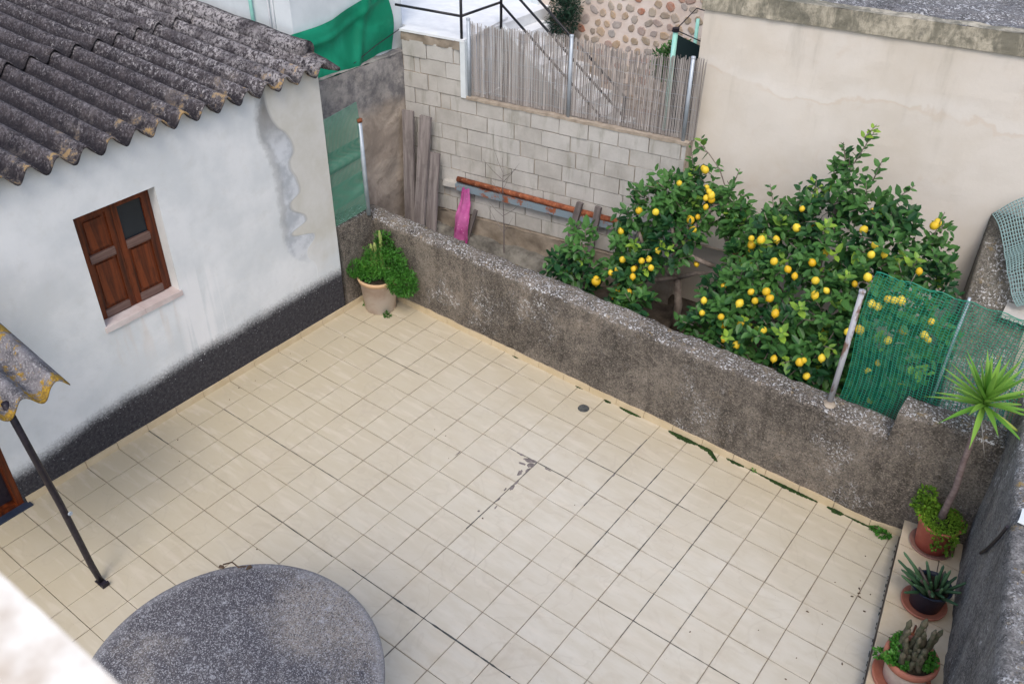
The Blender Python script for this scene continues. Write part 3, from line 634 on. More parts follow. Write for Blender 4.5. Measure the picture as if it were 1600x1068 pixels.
# corrugated roof: every sheet is a piece
PITCH = .705; TH = math.tan(R_(3.2))
def sheet(name, mat, parent, y0, waves, xa, xb, zf, amp=.165, th=.05, yphase=0, wob=.0):
    n = waves*12; rows = max(2, int(abs(xb-xa)/.4)); vs = []
    for i in range(rows+1):
        x = xa+(xb-xa)*i/rows
        for j in range(n+1):
            y = y0+j*PITCH/12; zz = zf(x)+amp*math.cos(2*math.pi*(y-yphase)/PITCH)
            xx = x+(.03*nz3((y*3, x, 0), 2, 3) if i in (0, rows) else 0)
            vs.append((xx, y, zz+wob*nz3((x, y, 0), .5)))
    m_ = len(vs); vs2 = vs+[(x, y, z-th) for x, y, z in vs]
    q = lambda i, j: i*(n+1)+j
    fs = [(q(i,j), q(i+1,j), q(i+1,j+1), q(i,j+1)) for i in range(rows) for j in range(n)]
    fs += [(m_+q(i,j+1), m_+q(i+1,j+1), m_+q(i+1,j), m_+q(i,j)) for i in range(rows) for j in range(n)]
    for j in range(n): fs += [(q(0,j), q(0,j+1), m_+q(0,j+1), m_+q(0,j)), (q(rows,j+1), q(rows,j), m_+q(rows,j), m_+q(rows,j+1))]
    for i in range(rows): fs += [(q(i+1,0), q(i,0), m_+q(i,0), m_+q(i+1,0)), (q(i,n), q(i+1,n), m_+q(i+1,n), m_+q(i,n))]
    bb = MB(); bb.add(vs2, fs); return bb.build(name, mat, parent, True)
PH = -.83   # a wave crest at this y
zr = lambda x: 8.80+(.30-x)*TH
ends = -.50
for row in range(3):
    xa = .30-row*6.0; xb = xa-6.5
    for k in range(5):
        y1 = ends-k*6*PITCH*.99; y0 = y1-6*PITCH-.10
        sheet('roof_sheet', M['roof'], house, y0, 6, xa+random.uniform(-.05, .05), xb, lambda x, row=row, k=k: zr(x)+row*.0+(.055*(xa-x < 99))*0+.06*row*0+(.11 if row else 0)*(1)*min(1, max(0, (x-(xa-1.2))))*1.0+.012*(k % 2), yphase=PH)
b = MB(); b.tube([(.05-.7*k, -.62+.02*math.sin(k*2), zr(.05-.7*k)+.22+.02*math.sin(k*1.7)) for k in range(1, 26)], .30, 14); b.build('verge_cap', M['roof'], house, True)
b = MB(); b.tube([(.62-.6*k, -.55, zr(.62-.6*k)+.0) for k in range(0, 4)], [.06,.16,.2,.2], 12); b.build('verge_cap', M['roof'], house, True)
b = MB(); nq = 420; ya_, yb_ = -22.0, -.86; vs = []
for k in range(nq+1):
    y = ya_+(yb_-ya_)*k/nq; vs += [(.002, y, 8.48), (.002, y, zr(0)+.165*math.cos(2*math.pi*(y-PH)/PITCH)-.03), (-.3, y, zr(0)+.165*math.cos(2*math.pi*(y-PH)/PITCH)-.03)]
b.add(vs, [f_ for k in range(nq) for f_ in ((3*k, 3*k+3, 3*k+4, 3*k+1), (3*k+1, 3*k+4, 3*k+5, 3*k+2))]); b.build('eave_filling', M['house'], house)
# window
win = bpy.data.objects.new('window', None); C.objects.link(win); win.parent = house; win.location = Vector((0, (wy0+wy1)/2, wz0))*U-wl(house)
def bx(lo, hi, name, mat, parent, jit=0):
    q = MB(); q.box(lo, hi, jit=jit); return q.build(name, mat, parent)
bx((-.62, wy0-.04, wz0-.15), (.06, (wy0+wy1)/2-.004, wz0+.005), 'sill_slab', M['marble'], win); bx((-.62, (wy0+wy1)/2+.004, wz0-.15), (.06, wy1+.05, wz0+.005), 'sill_slab', M['marble'], win)
fx0, fx1 = -.50, -.38
q = MB(); q.box((fx0, wy0, wz0), (fx1, wy0+.10, wz1)); q.box((fx0, wy1-.10, wz0), (fx1, wy1, wz1)); q.box((fx0, wy0+.10, wz1-.10), (fx1, wy1-.10, wz1)); q.build('frame', M['shutter'], win)
ym = (wy0+wy1)/2
for side, (a, c) in enumerate(((wy0+.11, ym-.005), (ym+.005, wy1-.11))):
    q = MB(); x0, x1 = -.44, -.34; st = .17
    q.box((x0, a, wz0+.02), (x1, a+st, wz1-.11)); q.box((x0, c-st, wz0+.02), (x1, c, wz1-.11)); q.box((x0, a+st, wz1-.30), (x1, c-st, wz1-.11))
    leaf = q.build('shutter_leaf', M['shutter'], win)
    q = MB(); q.box((x0, a+st, wz0+.02), (x1+.02, c-st, wz0+.26)); q.build('bottom_rail', M['shutter_worn'], win); q = MB(); q.box((x0, a+st, wz0+1.72), (x1+.03, c-st, wz0+1.95)); q.build('middle_rail', M['shutter_worn'], win)
    q = MB(); q.box((x0+.03, a+st, wz0+.26), (x0+.05, c-st, wz0+1.72)); q.box((x0+.05, a+st+.1, wz0+.36), (x0+.085, c-st-.1, wz0+1.62)); q.build('lower_panel', M['shutter'], win)
    if side == 0:
        q = MB(); q.box((x0+.03, a+st, wz0+1.95), (x0+.05, c-st, wz1-.30)); q.box((x0+.05, a+st+.1, wz0+2.05), (x0+.085, c-st-.1, wz1-.4)); q.build('upper_panel', M['shutter'], win)
    else: bx((x0+.03, a+st, wz0+1.95), (x0+.045, c-st, wz1-.30), 'pane', M['glass'], win)
# door
door = bpy.data.objects.new('door', None); C.objects.link(door); door.parent = house; door.location = Vector((0, dy1-.5, 0))*U-wl(house)
q = MB(); q.box((-.45, dy1-.16, .0), (-.02, dy1, dz)); q.box((-.45, dy0, .0), (-.02, dy0+.16, dz)); q.box((-.45, dy0+.16, dz-.16), (-.02, dy1-.16, dz)); q.box((-.45, dy0+.16, .0), (-.02, dy1-.16, .14)); q.build('frame', M['shutter'], door)
q = MB(); q.box((-.40, dy1-.55, .14), (-.3, dy1-.16, dz-.16)); q.box((-.40, dy0+.16, .14), (-.3, dy1-.55, 1.2)); q.build('door_leaf', M['iron'], door)
bx((-.37, dy0+.16, 1.2), (-.35, dy1-.55, dz-.3), 'pane', M['glass'], door)
bx((-.1, dy0-.1, .02), (.22, dy1+.12, .07), 'threshold', M['blue_pot'], door)
# canopy over the door and its iron strut
can = thing('door_canopy', (2.4, -14.5, 6.5), 'corrugated fibre-cement canopy sheet with bright yellow lichen over the door', 'canopy')
PH2 = -12.72+.0
sheet('canopy_sheet', M['canopy'], can, -12.52-6*PITCH, 6, 4.86, -.0, lambda x: 6.45+(4.86-x)*.19, amp=.165, yphase=-12.78+.02)
st = thing('iron_strut', (3.95, -13.08, 0), 'bent black iron pole propping the lichened canopy, foot on the tiles', 'pole')
b = MB(); b.tube([(4.62,-13.72,6.5),(4.45,-13.55,4.9),(4.27,-13.36,3.2),(4.12,-13.22,1.6),(4.02,-13.14,.7),(3.97,-13.08,.25),(3.97,-13.06,.06)], [.075,.075,.08,.08,.08,.075,.07], 8); b.build('pole', M['iron'], st, True)
b = MB(); b.box((3.86,-13.16,TZ),(4.22,-12.98,.06)); b.box((4.18,-13.16,.06),(4.24,-12.98,.16)); b.build('foot', M['iron'], st)
b = MB(); b.lathe([(0,.03),(.045,.03),(.055,0)], (0,0,0), 10); 
for i, v in enumerate(b.v): b.v[i] = (4.40+v[2], -13.28+v[0], 2.9+v[1])
b.build('bolt', M['galv'], st)

# round table
tb = thing('round_table', (10.23, -13.6, 0), 'large round grey exposed-aggregate concrete table top on the tiled patio', 'table')
b = MB(); b.lathe([(0,2.255),(1.2,2.262),(2.4,2.258),(2.86,2.25),(2.95,2.225),(2.98,2.17),(2.98,2.05),(2.93,2.0),(0,2.0)], (10.23,-13.6,0), 96); b.build('table_top', M['table'], tb, True)
b = MB(); b.lathe([(.9,TZ),(.75,.2),(.5,.5),(.45,1.5),(.7,1.9),(.9,2.0)], (10.23,-13.6,0), 32); b.build('pedestal', M['table'], tb, True)
b = MB(); b.tube([(7.78,-11.85,2.28),(7.95,-11.72,2.36),(8.12,-11.70,2.30),(8.26,-11.60,2.33)], .018, 5)
b.add(*blob(7.80,-11.9,2.27,.07,1,.6,.4,8,.3,.02)); b.add(*blob(8.30,-11.55,2.27,.07,1,.6,1.4,8,.3,.03))
tag(b.build('dry_twig', M['debris']), 'curled dry leaves and a pale twig on the rim of the round table', 'dry leaves')
# foreground coping of the balcony the view is taken from
b = MB(); vs, fs = rough_grid(lambda u, v: ((13+9*u, -18.245-1.5*v, 16.5), (0,0,1)), 60, 16, .01, 2, 3); b.add(vs, fs); b.box((13,-19.7,15.9),(22,-18.25,16.49)); b.box((13,-19.6,13),(22,-18.35,15.9))
tag(b.build('balcony_coping', M['coping'], smooth=False), 'blurred bright stone coping of the balcony in the near left corner', 'coping')

# ------------------------------------------------------------ far side: block wall
bwall = thing('block_wall', P(5, 0, 0), 'grey concrete block wall across the back of the garden, taller at its left end', 'wall')
b = MB(); b.box((0,.04,.2),(10.82,.6,6.32),PM); b.box((0,.04,6.32),(2.42,.6,8.0),PM); b.build('mortar_core', M['block_mortar'], bwall)
CH, BL = .5715, 1.085
for r in range(11):
    z0 = 1.75+r*CH; rowend = 10.80 if r < 8 else 2.44
    s = .02 if r % 2 else .02
    first = random.choice((.45, .8, .62)) if r % 2 else BL*.95
    lens = []
    pos = s
    l = first
    while pos < rowend-.05:
        l2 = min(l, rowend-pos)
        lens.append((pos, l2)); pos += l2; l = BL
        if len(lens) in (1, 2) and random.random() < .55: 
            l = random.choice((.26, .36, .40))
            lens.append((pos, min(l, max(.01, rowend-pos)))); pos += l; l = BL
    # keep a running bond further right
    for (a, l) in lens:
        if l < .12: continue
        j = .016; bb = MB(); d = random.uniform(-.03, .012)
        if l < .45: d += .025
        bb.box((a+j, d, z0+j+random.uniform(-.006, .006)), (a+l-j, .3, z0+CH-j*.9+random.uniform(-.006, .006)), PM, jit=.007); bb.build('block', M['block'], bwall)
b = MB(); vs, fs = rough_grid(lambda u, v: (P(2.45+8.4*u, -.04+.62*v, 6.36), (0,0,1)), 60, 6, .05, 3, 5); b.add(vs, fs); vs, fs = rough_grid(lambda u, v: (P(2.45+8.4*u, -.035, 6.28+.1*v), (0,0,1)), 60, 2, .03, 3, 5); b.add(vs, fs); b.box((2.45,-.03,6.30),(10.84,.6,6.345),PM); b.build('mortar_cap', M['block_mortar'], bwall, True)
b = MB(); vs, fs = rough_grid(lambda u, v: (P(.0+2.43*u, -.03+.0*v, 7.98+.32*v), -NN), 30, 5, .07, 2.5, 8); b.add(vs, fs); b.build('rubble_course', M['tan_render'], bwall, True)
b = MB(); b.box((-.02,-.06,8.29),(2.62,3.1,8.37),PM); b.build('terrace_slab', M['white_floor'], bwall)
b = MB(); b.box((2.44,-.05,6.33),(2.64,.62,8.30),PM); b.build('white_pier', M['white_paint'], bwall)
b = MB(); vs, fs = rough_grid(lambda u, v: (P(-.2+11.1*u, -.10, .2+1.5*v), -NN), 90, 12, .07, 2, 8); b.add(vs, fs); vs, fs = rough_grid(lambda u, v: (P(-.2+11.1*u, -.10+.16*v, 1.70), (0,0,1)), 90, 3, .05, 2, 8); b.add(vs, fs); b.build('footing', M['tan_render'], bwall, True)
# stepped rock outcrop at the foot
def rocks(u, v):
    s = -.2+7.2*u
    t_ = -.12-1.5*v; z = 1.15-.25*u if v < .28 else 1.12-.25*u-1.0*((v-.28)/.72)**.7
    return P(s, t_, z), Vector((0, -.5, .8))
b = MB(); vs, fs = rough_grid(rocks, 90, 30, .20, 1.5, 12); b.add(vs, fs); tag(b.build('rock_outcrop', M['rock'], smooth=True), 'grey lumpy rock ledge at the foot of the block wall', 'rock')
# left garden wall
b = MB()
vs, fs = rough_grid(lambda u, v: ((-1.7, -4+8.75*u, 7.55*v), (1,0,0)), 60, 50, .08, 1.4, 2); b.add(vs, fs)
vs, fs = rough_grid(lambda u, v: ((-1.7-.8*v, -4+8.75*u, 7.57), (0,0,1)), 60, 5, .05, 1.4, 2); b.add(vs, fs)
tag(b.build('garden_side_wall', M['old_wall'], smooth=True), 'old stained wall at the left of the garden, grey above and ochre below, behind the leaning planks', 'wall')
# neighbour white wall above it
b = MB(); b.box((-3.0,.12,7.0),(-2.06,4.95,13)); b.box((-16,.14,7.0),(-3.0,.9,13)); b.tube([(-2.32,4.95,7.3),(-2.32,4.95,13)], .26, 16)
nwall = thing('neighbour_wall', (-2.5, -5, 7), 'tall pale white neighbour wall behind the corrugated roof and green tarpaulin', 'wall'); b.build('wall_body', M['white_paint'], nwall, False)
q = MB(); q.tube([(-3.87,.02,7.2),(-3.87,.02,13)], .06, 8); tag(q.build('green_pipe', M['mint'], smooth=True), 'thin sea-green vertical pipe on the pale neighbour wall', 'pipe')
for k, (yy, lab) in enumerate(((-3.06, 'left of the two thin white pipes on the pale neighbour wall'), (-2.86, 'right of the two thin white pipes on the pale neighbour wall'))):
    q = MB(); q.tube([(yy,.07,7.2),(yy,.07,13)], .035, 6); tag(q.build('white_pipe', M['white_floor'], smooth=True), lab, 'pipe', 'white pipes on the neighbour wall')
# green tarpaulin
def tarp(u, v):
    y = -.6+5.0*u; top = 9.15+.30*u+1.0*max(0, u-.45); bot = 7.40+.12*math.sin(u*9)+(.22*max(0, u-.72)*3)
    z = bot+(top-bot)*v
    if u > .93: y -= .12*math.sin(v*3.14*.9)*0+.10*(1-math.sin(math.pi*min(1, v+.15)))
    x = -1.92+.05*math.sin(u*13+v*4)+.06*math.sin(u*5-v*7)+.10*math.exp(-((u-.60-.18*v)**2)/.002)+.06*math.exp(-((v-.62-.25*u)**2)/.003)
    return (x, y, z), (1,0,0)
b = MB(); vs, fs = rough_grid(tarp, 70, 26, .02, 1.2, 5); b.add(vs, fs)
ta = thing('green_tarpaulin', (-1.9, 1.9, 7.4), 'creased bright green tarpaulin hung against the white wall beside the corrugated roof', 'tarpaulin'); b.build('sheet', M['tarp'], ta, True)
q = MB(); q.tube([(-1.78,2.3,7.7),(-1.76,3.4,8.05),(-1.78,4.75,8.35)], .015, 5); q.build('cord', M['iron'], ta)
# terrace railing
rail = thing('terrace_railing', (.73, 5.05, 8.37), 'black metal railing along the white terrace and down its stairs', 'railing')
A_ = Vector((.73, 5.02, 8.2)); B_ = Vector((.73, 7.22, 8.2)); Lf = Vector((-1.95, 4.66, 8.2))
def rtube(pts, name, r=.045): q = MB(); q.tube(pts, r, 6); q.build(name, M['black'], rail, True)
up = lambda v, h: v+Vector((0, 0, h))
rtube([up(A_, -.35), up(A_, 2.0)], 'post', .05); rtube([up(B_, 0), up(B_, 2.0)], 'post', .05)
for h in (.92, 1.9): rtube([up(Lf, h), up(A_, h)], 'rail'); rtube([up(A_, h), up(B_, h)], 'rail')
for h, e in ((.86, 2.9), (1.72, 2.9), (2.4, 2.9)): rtube([up(B_, h), up(B_, h)+Vector((5.4, 0, -3.75))], 'stair_rail')
rtube([B_+Vector((5.3,0,-4.3)), B_+Vector((5.3,0,-1.3))], 'post', .05)
# terrace behind, stair flank, white house, lower yard
tr = thing('white_terrace', (-1, 8, 0), 'white painted terrace and stair flank behind the reed fence', 'terrace')
q = MB(); q.box((-8,5.2,6.0),(.60,12,8.28)); q.box((-8,5.35,0),(.66,11.5,6.0)); q.build('platform', M['white_floor'], tr)
q = MB(); vs = [(.61,7.3,8.28),(.61,7.3,0),(6.4,7.3,0),(6.4,7.3,4.2)]; q.add(vs+[(x, y+.25, z) for x, y, z in vs], [(0,1,2,3),(7,6,5,4),(0,3,7,4),(3,2,6,7)]); q.build('stair_flank', M['white_paint'], tr)
for k in range(10):
    q = MB(); q.box((.62+k*.56,7.56,0),(.62+(k+1)*.56,9.9,7.9-k*.40)); q.build('step', M['white_floor'], tr)
q = MB(); q.box((-8,12.0,4),(.15,12.6,16)); q.box((-.18,10.3,2),(.15,12.0,14)); tag(q.build('white_house_wall', M['white_paint']), 'plain white house wall beyond the terrace and stairs', 'wall')
q = MB(); q.add([(.6,5.4,2.6),(14,7.6,2.6),(14,16,2.6),(.6,16,2.6)], [(0,1,2,3)]); struct(q.build('neighbour_yard', M['tan_render']))
# stone wall
sw = thing('stone_wall', (4.5, 10.6, 2.6), 'rubble stone wall with wide pale pointing beyond the reed fence', 'wall')
q = MB(); q.box((.16,10.5,2.6),(10,11.2,13)); q.build('pointing', M['stone_mortar'], sw)
cntS = 0
for r in range(15):
    for k in range(19):
        if cntS > 290: break
        x = .45+k*.46+(r % 2)*.23+random.uniform(-.09, .09); z = 5.2+r*.36+random.uniform(-.06, .06)
        if x > 8.6: continue
        if random.random() < .04: continue
        n = 8; a0 = random.random()*3; rx_, rz2 = random.uniform(.12, .23), random.uniform(.11, .17); ro = random.uniform(-.9, .9)
        top = []; mid = []; bot = []
        for i in range(n):
            a = a0+2*math.pi*i/n; rr = random.uniform(.8, 1.12); ex, ez = rr*rx_*math.cos(a), rr*rz2*math.sin(a); X, Z = ex*math.cos(ro)-ez*math.sin(ro), ex*math.sin(ro)+ez*math.cos(ro)
            top.append((x+X*.82, 10.465, z+Z*.82)); mid.append((x+X, 10.482, z+Z)); bot.append((x+X*1.02, 10.53, z+Z*1.02))
        q = MB(); q.add(top+mid+bot, [tuple(range(n))]+[(n+i, n+(i+1) % n, (i+1) % n, i) for i in range(n)]+[(2*n+i, 2*n+(i+1) % n, n+(i+1) % n, n+i) for i in range(n)]); q.build('stone', M['stone'], sw); cntS += 1
# reed fence
rf = thing('reed_fence', P(6.6, .25, 6.35), 'see-through dry reed screen on the block wall', 'fence')
q = MB(); s = 2.72
while s < 10.98:
    x = s+random.uniform(-.006, .006); lean = random.uniform(-.05, .05); h = 8.93+.06*math.sin(s*1.3)+random.uniform(-.10, .07)
    z0 = 6.38+random.uniform(0, .04); yo = .20+random.uniform(-.015, .015); r = random.uniform(.007, .012)
    q.tube([P(x, yo, z0), P(x+lean*.4+random.uniform(-.01, .01), yo+random.uniform(-.01, .01), (z0+h)/2), P(x+lean, yo, h)], r, 4, random.random(), False)
    s += random.choice((.009, .012, .016, .024))
stuff(q.build('reeds', M['reed'], rf, tint=True))
q = MB()
for z in (6.6, 7.0, 7.4, 7.8, 8.2, 8.6): q.tube([P(2.7+.2*k, .175+.01*math.sin(k), z+.012*math.sin(k*1.7)) for k in range(42)], .004, 3)
stuff(q.build('binding_wire', M['galv'], rf))
for s_, zt in ((2.70, 9.02), (6.55, 9.05), (10.62, 9.02)): 
    q = MB(); q.tube([P(s_, .12, 6.3), P(s_+.0, .12, zt)], .062, 10); q.lathe([(.072,0),(.07,.05),(0,.07)], tuple(P(s_, .12, zt)), 10); q.build('post', M['galv'], rf, True)
# leafy bushes and shade net in the neighbour yard
def crown(mbq, spheres, per, L, W, tintf=None, squash=.85):
    for (cx, cy, cz, r) in spheres:
        n = int(per*r*r)
        for _ in range(n):
            d = Vector((random.gauss(0, 1), random.gauss(0, 1), random.gauss(0, 1))).normalized(); rr = r*random.uniform(.45, 1.04)*(1+.22*nz3(d*2+Vector((cx, cy, cz)), 1.5, 2))
            p = Vector((cx, cy, cz))+Vector((d.x, d.y, d.z*squash))*rr
            dr = (d*.8+Vector((random.gauss(0, .6), random.gauss(0, .6), random.gauss(0, .5)+.1))).normalized(); s_ = random.uniform(.65, 1.2)
            tt = min(1, max(0, random.random()*.55+.35*nz3(p, .9, 4)+.15)) if tintf is None else tintf(p)
            mbq.leaf(p, dr, Vector((random.gauss(0, .5), random.gauss(0, .5), 1)), L*s_, W*s_, tt)
bu = thing('olive_bush', (1.7, 9.9, 2.6), 'dark round bush against the stone wall beside the white stairs', 'bush')
q = MB(); crown(q, [(1.55,9.9,8.5,.55),(1.75,9.8,7.9,.55),(1.3,9.9,8.0,.42),(1.9,9.9,8.6,.45),(1.6,9.9,9.0,.4)], 1700, .15, .05); q.build('foliage', M['bush_leaf'], bu, tint=True)
q = MB(); q.tube([(1.75,9.9,2.6),(1.7,9.9,5.5),(1.72,9.85,8.2)], [.14,.1,.05], 7); q.build('trunk', M['bark'], bu, True)
bu = thing('small_orange_bush', (6.7, 8.7, 2.6), 'small green bush at the foot of the stone wall beside the dark shade net', 'bush')
q = MB(); crown(q, [(6.75,8.6,8.0,.5),(7.1,8.6,8.35,.45),(7.0,8.5,7.7,.55),(6.6,8.6,7.6,.35)], 1500, .17, .07); q.build('foliage', M['lemon_leaf'], bu, tint=True)
q = MB(); q.tube([(6.9,8.6,2.6),(6.85,8.6,5.5),(6.9,8.6,7.9)], [.1,.08,.04], 7); q.build('trunk', M['bark'], bu, True)
sn = thing('shade_net_screen', (7.9, 8.3, 2.6), 'dark green shade net stretched between mint green posts next to the beige wall', 'screen')
for (x, y, zt) in ((7.25, 8.0, 9.15), (7.55, 8.9, 9.4)):
    q = MB(); q.tube([(x, y, 2.6), (x, y, zt)], .085 if y < 8.5 else .06, 10); q.build('post', M['mint'], sn, True)
q = MB(); vs, fs = rough_grid(lambda u, v: ((7.32+2.6*u, 8.05+.1*math.sin(u*6), 2.8+(6.25-.3*math.sin(math.pi*u*.9))*v), (0,-1,0)), 20, 14, .05, 1, 3); q.add(vs, fs); q.build('net', M['dark_net'], sn, True)
q = MB(); q.tube([(7.25,8.0,9.2),(7.5,8.8,9.75),(9.4,8.9,9.6)], .02, 5); q.tube([(7.25,8,9.2),(8.3,8.1,8.95),(9.6,8.1,8.95)], .02, 5); q.lathe([(.12,0),(.12,.12),(0,.14)], (7.25,8,9.15), 8); q.build('wire', M['iron'], sn)

# ------------------------------------------------------------ beige building
bb_ = thing('beige_building', P(18, 2, 0), 'large blank beige rendered building side with mossy parapet band and flat grey roof', 'building')
q = MB(); 
def beigeface(u, v): return P(10.63+16*u, .62, 10.40*v), -NN
vs, fs = rough_grid(beigeface, 60, 40, .02, .6, 3); q.add(vs, fs); q.add([P(10.63,.62,0), P(10.63,9,0), P(10.63,9,10.4), P(10.63,.62,10.4)], [(0,1,2,3)]); q.build('wall', M['beige'], bb_)
q = MB(); vs, fs = rough_grid(lambda u, v: (P(10.55+16.1*u, .54, 10.36+.56*v), -NN), 90, 6, .03, 2, 6); q.add(vs, fs); vs, fs = rough_grid(lambda u, v: (P(10.55+16.1*u, .54+.5*v, 10.92), (0,0,1)), 90, 5, .04, 2, 6); q.add(vs, fs); q.add([P(10.55,.54,10.36), P(26.6,.54,10.36), P(26.6,.7,10.36), P(10.55,.7,10.36)], [(3,2,1,0)]); q.add([P(10.55,.54,10.36),P(10.55,9,10.36),P(10.55,9,10.92),P(10.55,.54,10.92)],[(0,1,2,3)])
t = NT('sooty_band_render'); v_ = t.mapping((1.5,1.5,.6)); cc = t.mix(t.rng(t.noise(3.5, 6, .75, .4, vec=v_), .40, .62), (.19, .18, .14), (.47, .43, .34)); cc = t.mix(t.math('MULTIPLY', t.rng(t.noise(9, 5, .8), .5, .65), .5), cc, (.09, .09, .075)); t.color(cc).rough(.95).bump(t.noise(30, 5), .5, .01)
q.build('parapet_band', t.m, bb_)
q = MB(); vs, fs = rough_grid(lambda u, v: (P(10.6+16*u, 1.0+8*v, 10.86), (0,0,1)), 120, 60, .10, 1.6, 6); q.add(vs, fs); q.build('flat_roof', M['gravel_roof'], bb_, True)
# low garden wall on the right with a raking end
gw = thing('low_garden_wall', (18.4, 5, 0), 'mossy low garden wall on the right, rising as a ramp where it meets the beige building', 'wall')
q = MB(); nu, nv = 60, 12; vs = []
gx = lambda y: 18.83-(y-2.35)*.172
def gz(y): return 2.93 if y < 5.4 else 2.93+2.95*((y-5.4)/2.8)
for i in range(nu+1):
    y = 1.55+6.75*i/nu; z = gz(y)
    for j, (dx, dz_) in enumerate([(0,-3),(0,-1.5),(0,-.3),(.01,-.06),(.06,0),(.3,.02),(.6,.03),(.9,.03),(1.2,.02),(1.5,0),(1.62,-.06),(1.66,-.3),(1.66,-3)]):
        p = Vector((gx(y)+dx, y, max(0, z+dz_) if dz_ > -2 else 0)); k = .05*(nz3(p, 1.5, 4)+.6*nz3(p, 4, 2)+.3*nz3(p, 10, 2)) if dz_ > -1 else 0
        vs.append((p.x, p.y+.10*dx*.9, p.z+k))
n = 13; q.add(vs, [(i*n+j, (i+1)*n+j, (i+1)*n+j+1, i*n+j+1) for i in range(nu) for j in range(n-1)]); q.build('wall_body', M['garden_wall'], gw, True)
q = MB(); q.box((19.15,6.1,4.05),(20.4,6.8,4.20),jit=.04); o = q.build('concrete_slab', M['block']); tag(o, 'broken pale concrete slab lying by the grey mesh roll on the garden wall', 'slab')
# roll of grey-green fencing mesh
q = MB()
RP = [(17.88,8.0,6.02),(18.21,7.6,5.78),(18.53,7.3,5.51),(18.71,7.0,5.35),(18.87,6.7,4.99),(19.18,6.4,4.63),(19.43,6.3,4.50)]
def roll(a, h):
    f = h*6; k = min(5, int(f)); g = f-k; l = Vector(RP[k]).lerp(Vector(RP[k+1]), g)
    return l+Vector((1.9*a, .25*a, .75*math.sin(math.pi*min(1, a*.9))*(1-.35*h)+.10*math.sin(h*11+a*5)))
for i in range(34): q.tube([roll(i/33, k/24) for k in range(25)], .018, 4, 0, False)
for k in range(36): q.tube([roll(i/14, k/35) for i in range(15)], .018, 4, 0, False)
tag(q.build('wire_mesh_roll', M['wire'], smooth=True), 'crumpled grey-green diamond wire mesh draped at the right edge by the beige building', 'wire mesh')

# ------------------------------------------------------------ nets
def net(fn, nu, nv, r, name, mat, parent, ru=None, wave=.0):
    q = MB()
    for j in range(nv+1): q.tube([fn(i/nu, j/nv+(wave/nv)*(1 if i % 2 else -1)) for i in range(nu+1)], r, 3, 0, False)
    for i in range(nu+1): q.tube([fn(i/nu, j/nv) for j in range(nv+1)], ru or r, 3, 0, False)
    return stuff(q.build(name, mat, parent))
nf = thing('green_net_fence', (18.3, 1.35, 2.7), 'green plastic mesh screen behind the parapet at the right, before the lemon tree', 'fence')
net(lambda u, v: Vector((16.55+4.25*u+.05*math.sin(v*7), 1.60-.08*u+.05*math.sin(u*9+v*3), (2.55 if u < .40 else 2.55)+(4.15-.06*math.sin(u*3.1)*1.0)*v)), 46, 56, .0085, 'net', M['green_net'], nf, .009, .22)
for k in range(2):
    q = MB(); q.tube([(16.6+4.2*i/30, 1.58, (6.68 if k else 2.7)+.03*math.sin(i*1.3)) for i in range(31)], .014, 4); q.build('edge_cord', M['green_net'], nf)
q = MB(); q.tube([(16.50,.92,2.95),(16.52,.93,4.6),(16.53,.92,6.42)], [.075,.075,.07], 12); q.lathe([(.075,0),(.085,.02),(.085,.07),(0,.08)], (16.53,.92,6.40), 12); q.build('post', M['rusty_post'], nf, True)
for x in (18.68, 20.22): q = MB(); q.tube([(x,1.66,2.6),(x+.02,1.66,6.75)], .035, 8); q.build('stay', M['galv'], nf, True)
ln_ = thing('green_mesh_panel', (.0, -.1, 3.4), 'pale green mesh panel beside the house corner, tied to a grey post', 'fence')
net(lambda u, v: Vector((-.06+.05*math.sin(v*8+u*2), -.84+1.50*u, 3.36+3.75*v+.12*u)), 26, 60, .0065, 'net', M['pale_net'], ln_, .013)
net(lambda u, v: Vector((-.10+.05*math.sin(v*6), -.84+1.50*u, 3.9+.8*v+.12*u)), 30, 16, .010, 'folded_net', M['pale_net'], ln_, .014)
net(lambda u, v: Vector((-.10+.05*math.sin(v*6), -.84+1.50*u, 5.2+.7*v+.12*u)), 30, 16, .010, 'folded_net', M['pale_net'], ln_, .014)
q = MB(); q.tube([(-.02,.69,3.2),(-.03,.68,6.6)], [.08,.075], 12); q.build('post', M['galv'], ln_, True)
q = MB(); q.lathe([(.0,.0),(.10,.0),(.10,.10),(0,.12)], (-.03,.68,6.58), 12); q.build('rusty_cap', M['rust'], ln_, True)

# ------------------------------------------------------------ things leaning in the garden
def board(p0, p1, w, th, label, mat='plank', name='plank', cat='plank', group=None, dirw=DD):
    p0, p1 = Vector(p0), Vector(p1); z = (p1-p0); L_ = z.length; z.normalize(); x = (dirw-z*dirw.dot(z)).normalized(); y = z.cross(x)
    mt = Matrix((x, y, z)).transposed().to_4x4(); q = MB(); n = 6; vs = []
    for k in range(n+1):
        for (a, c) in ((-w/2, -th/2), (w/2, -th/2), (w/2, th/2), (-w/2, th/2)): vs.append((a+random.uniform(-.008, .008), c, L_*k/n))
    q.add(vs, [(k*4+i, k*4+(i+1) % 4, (k+1)*4+(i+1) % 4, (k+1)*4+i) for k in range(n) for i in range(4)]+[(3,2,1,0), tuple(n*4+i for i in range(4))])
    me = bpy.data.meshes.new(name); me.from_pydata([Vector(v)*U for v in q.v], [], q.f); me.materials.append(M[mat])
    o = bpy.data.objects.new(name, me); C.objects.link(o); mt.translation = p0*U; o.matrix_world = mt
    return tag(o, label, cat, group)
board((-1.05,3.75,.35), (-1.30,4.30,5.55), .46, .10, 'tall grey plank furthest left in the wall corner', group='planks leaning in the wall corner')
board((-.80,3.80,.35), (-.72,4.52,5.30), .30, .10, 'dark narrow plank squeezed behind the two tall planks in the wall corner', 'stake', group='planks leaning in the wall corner')
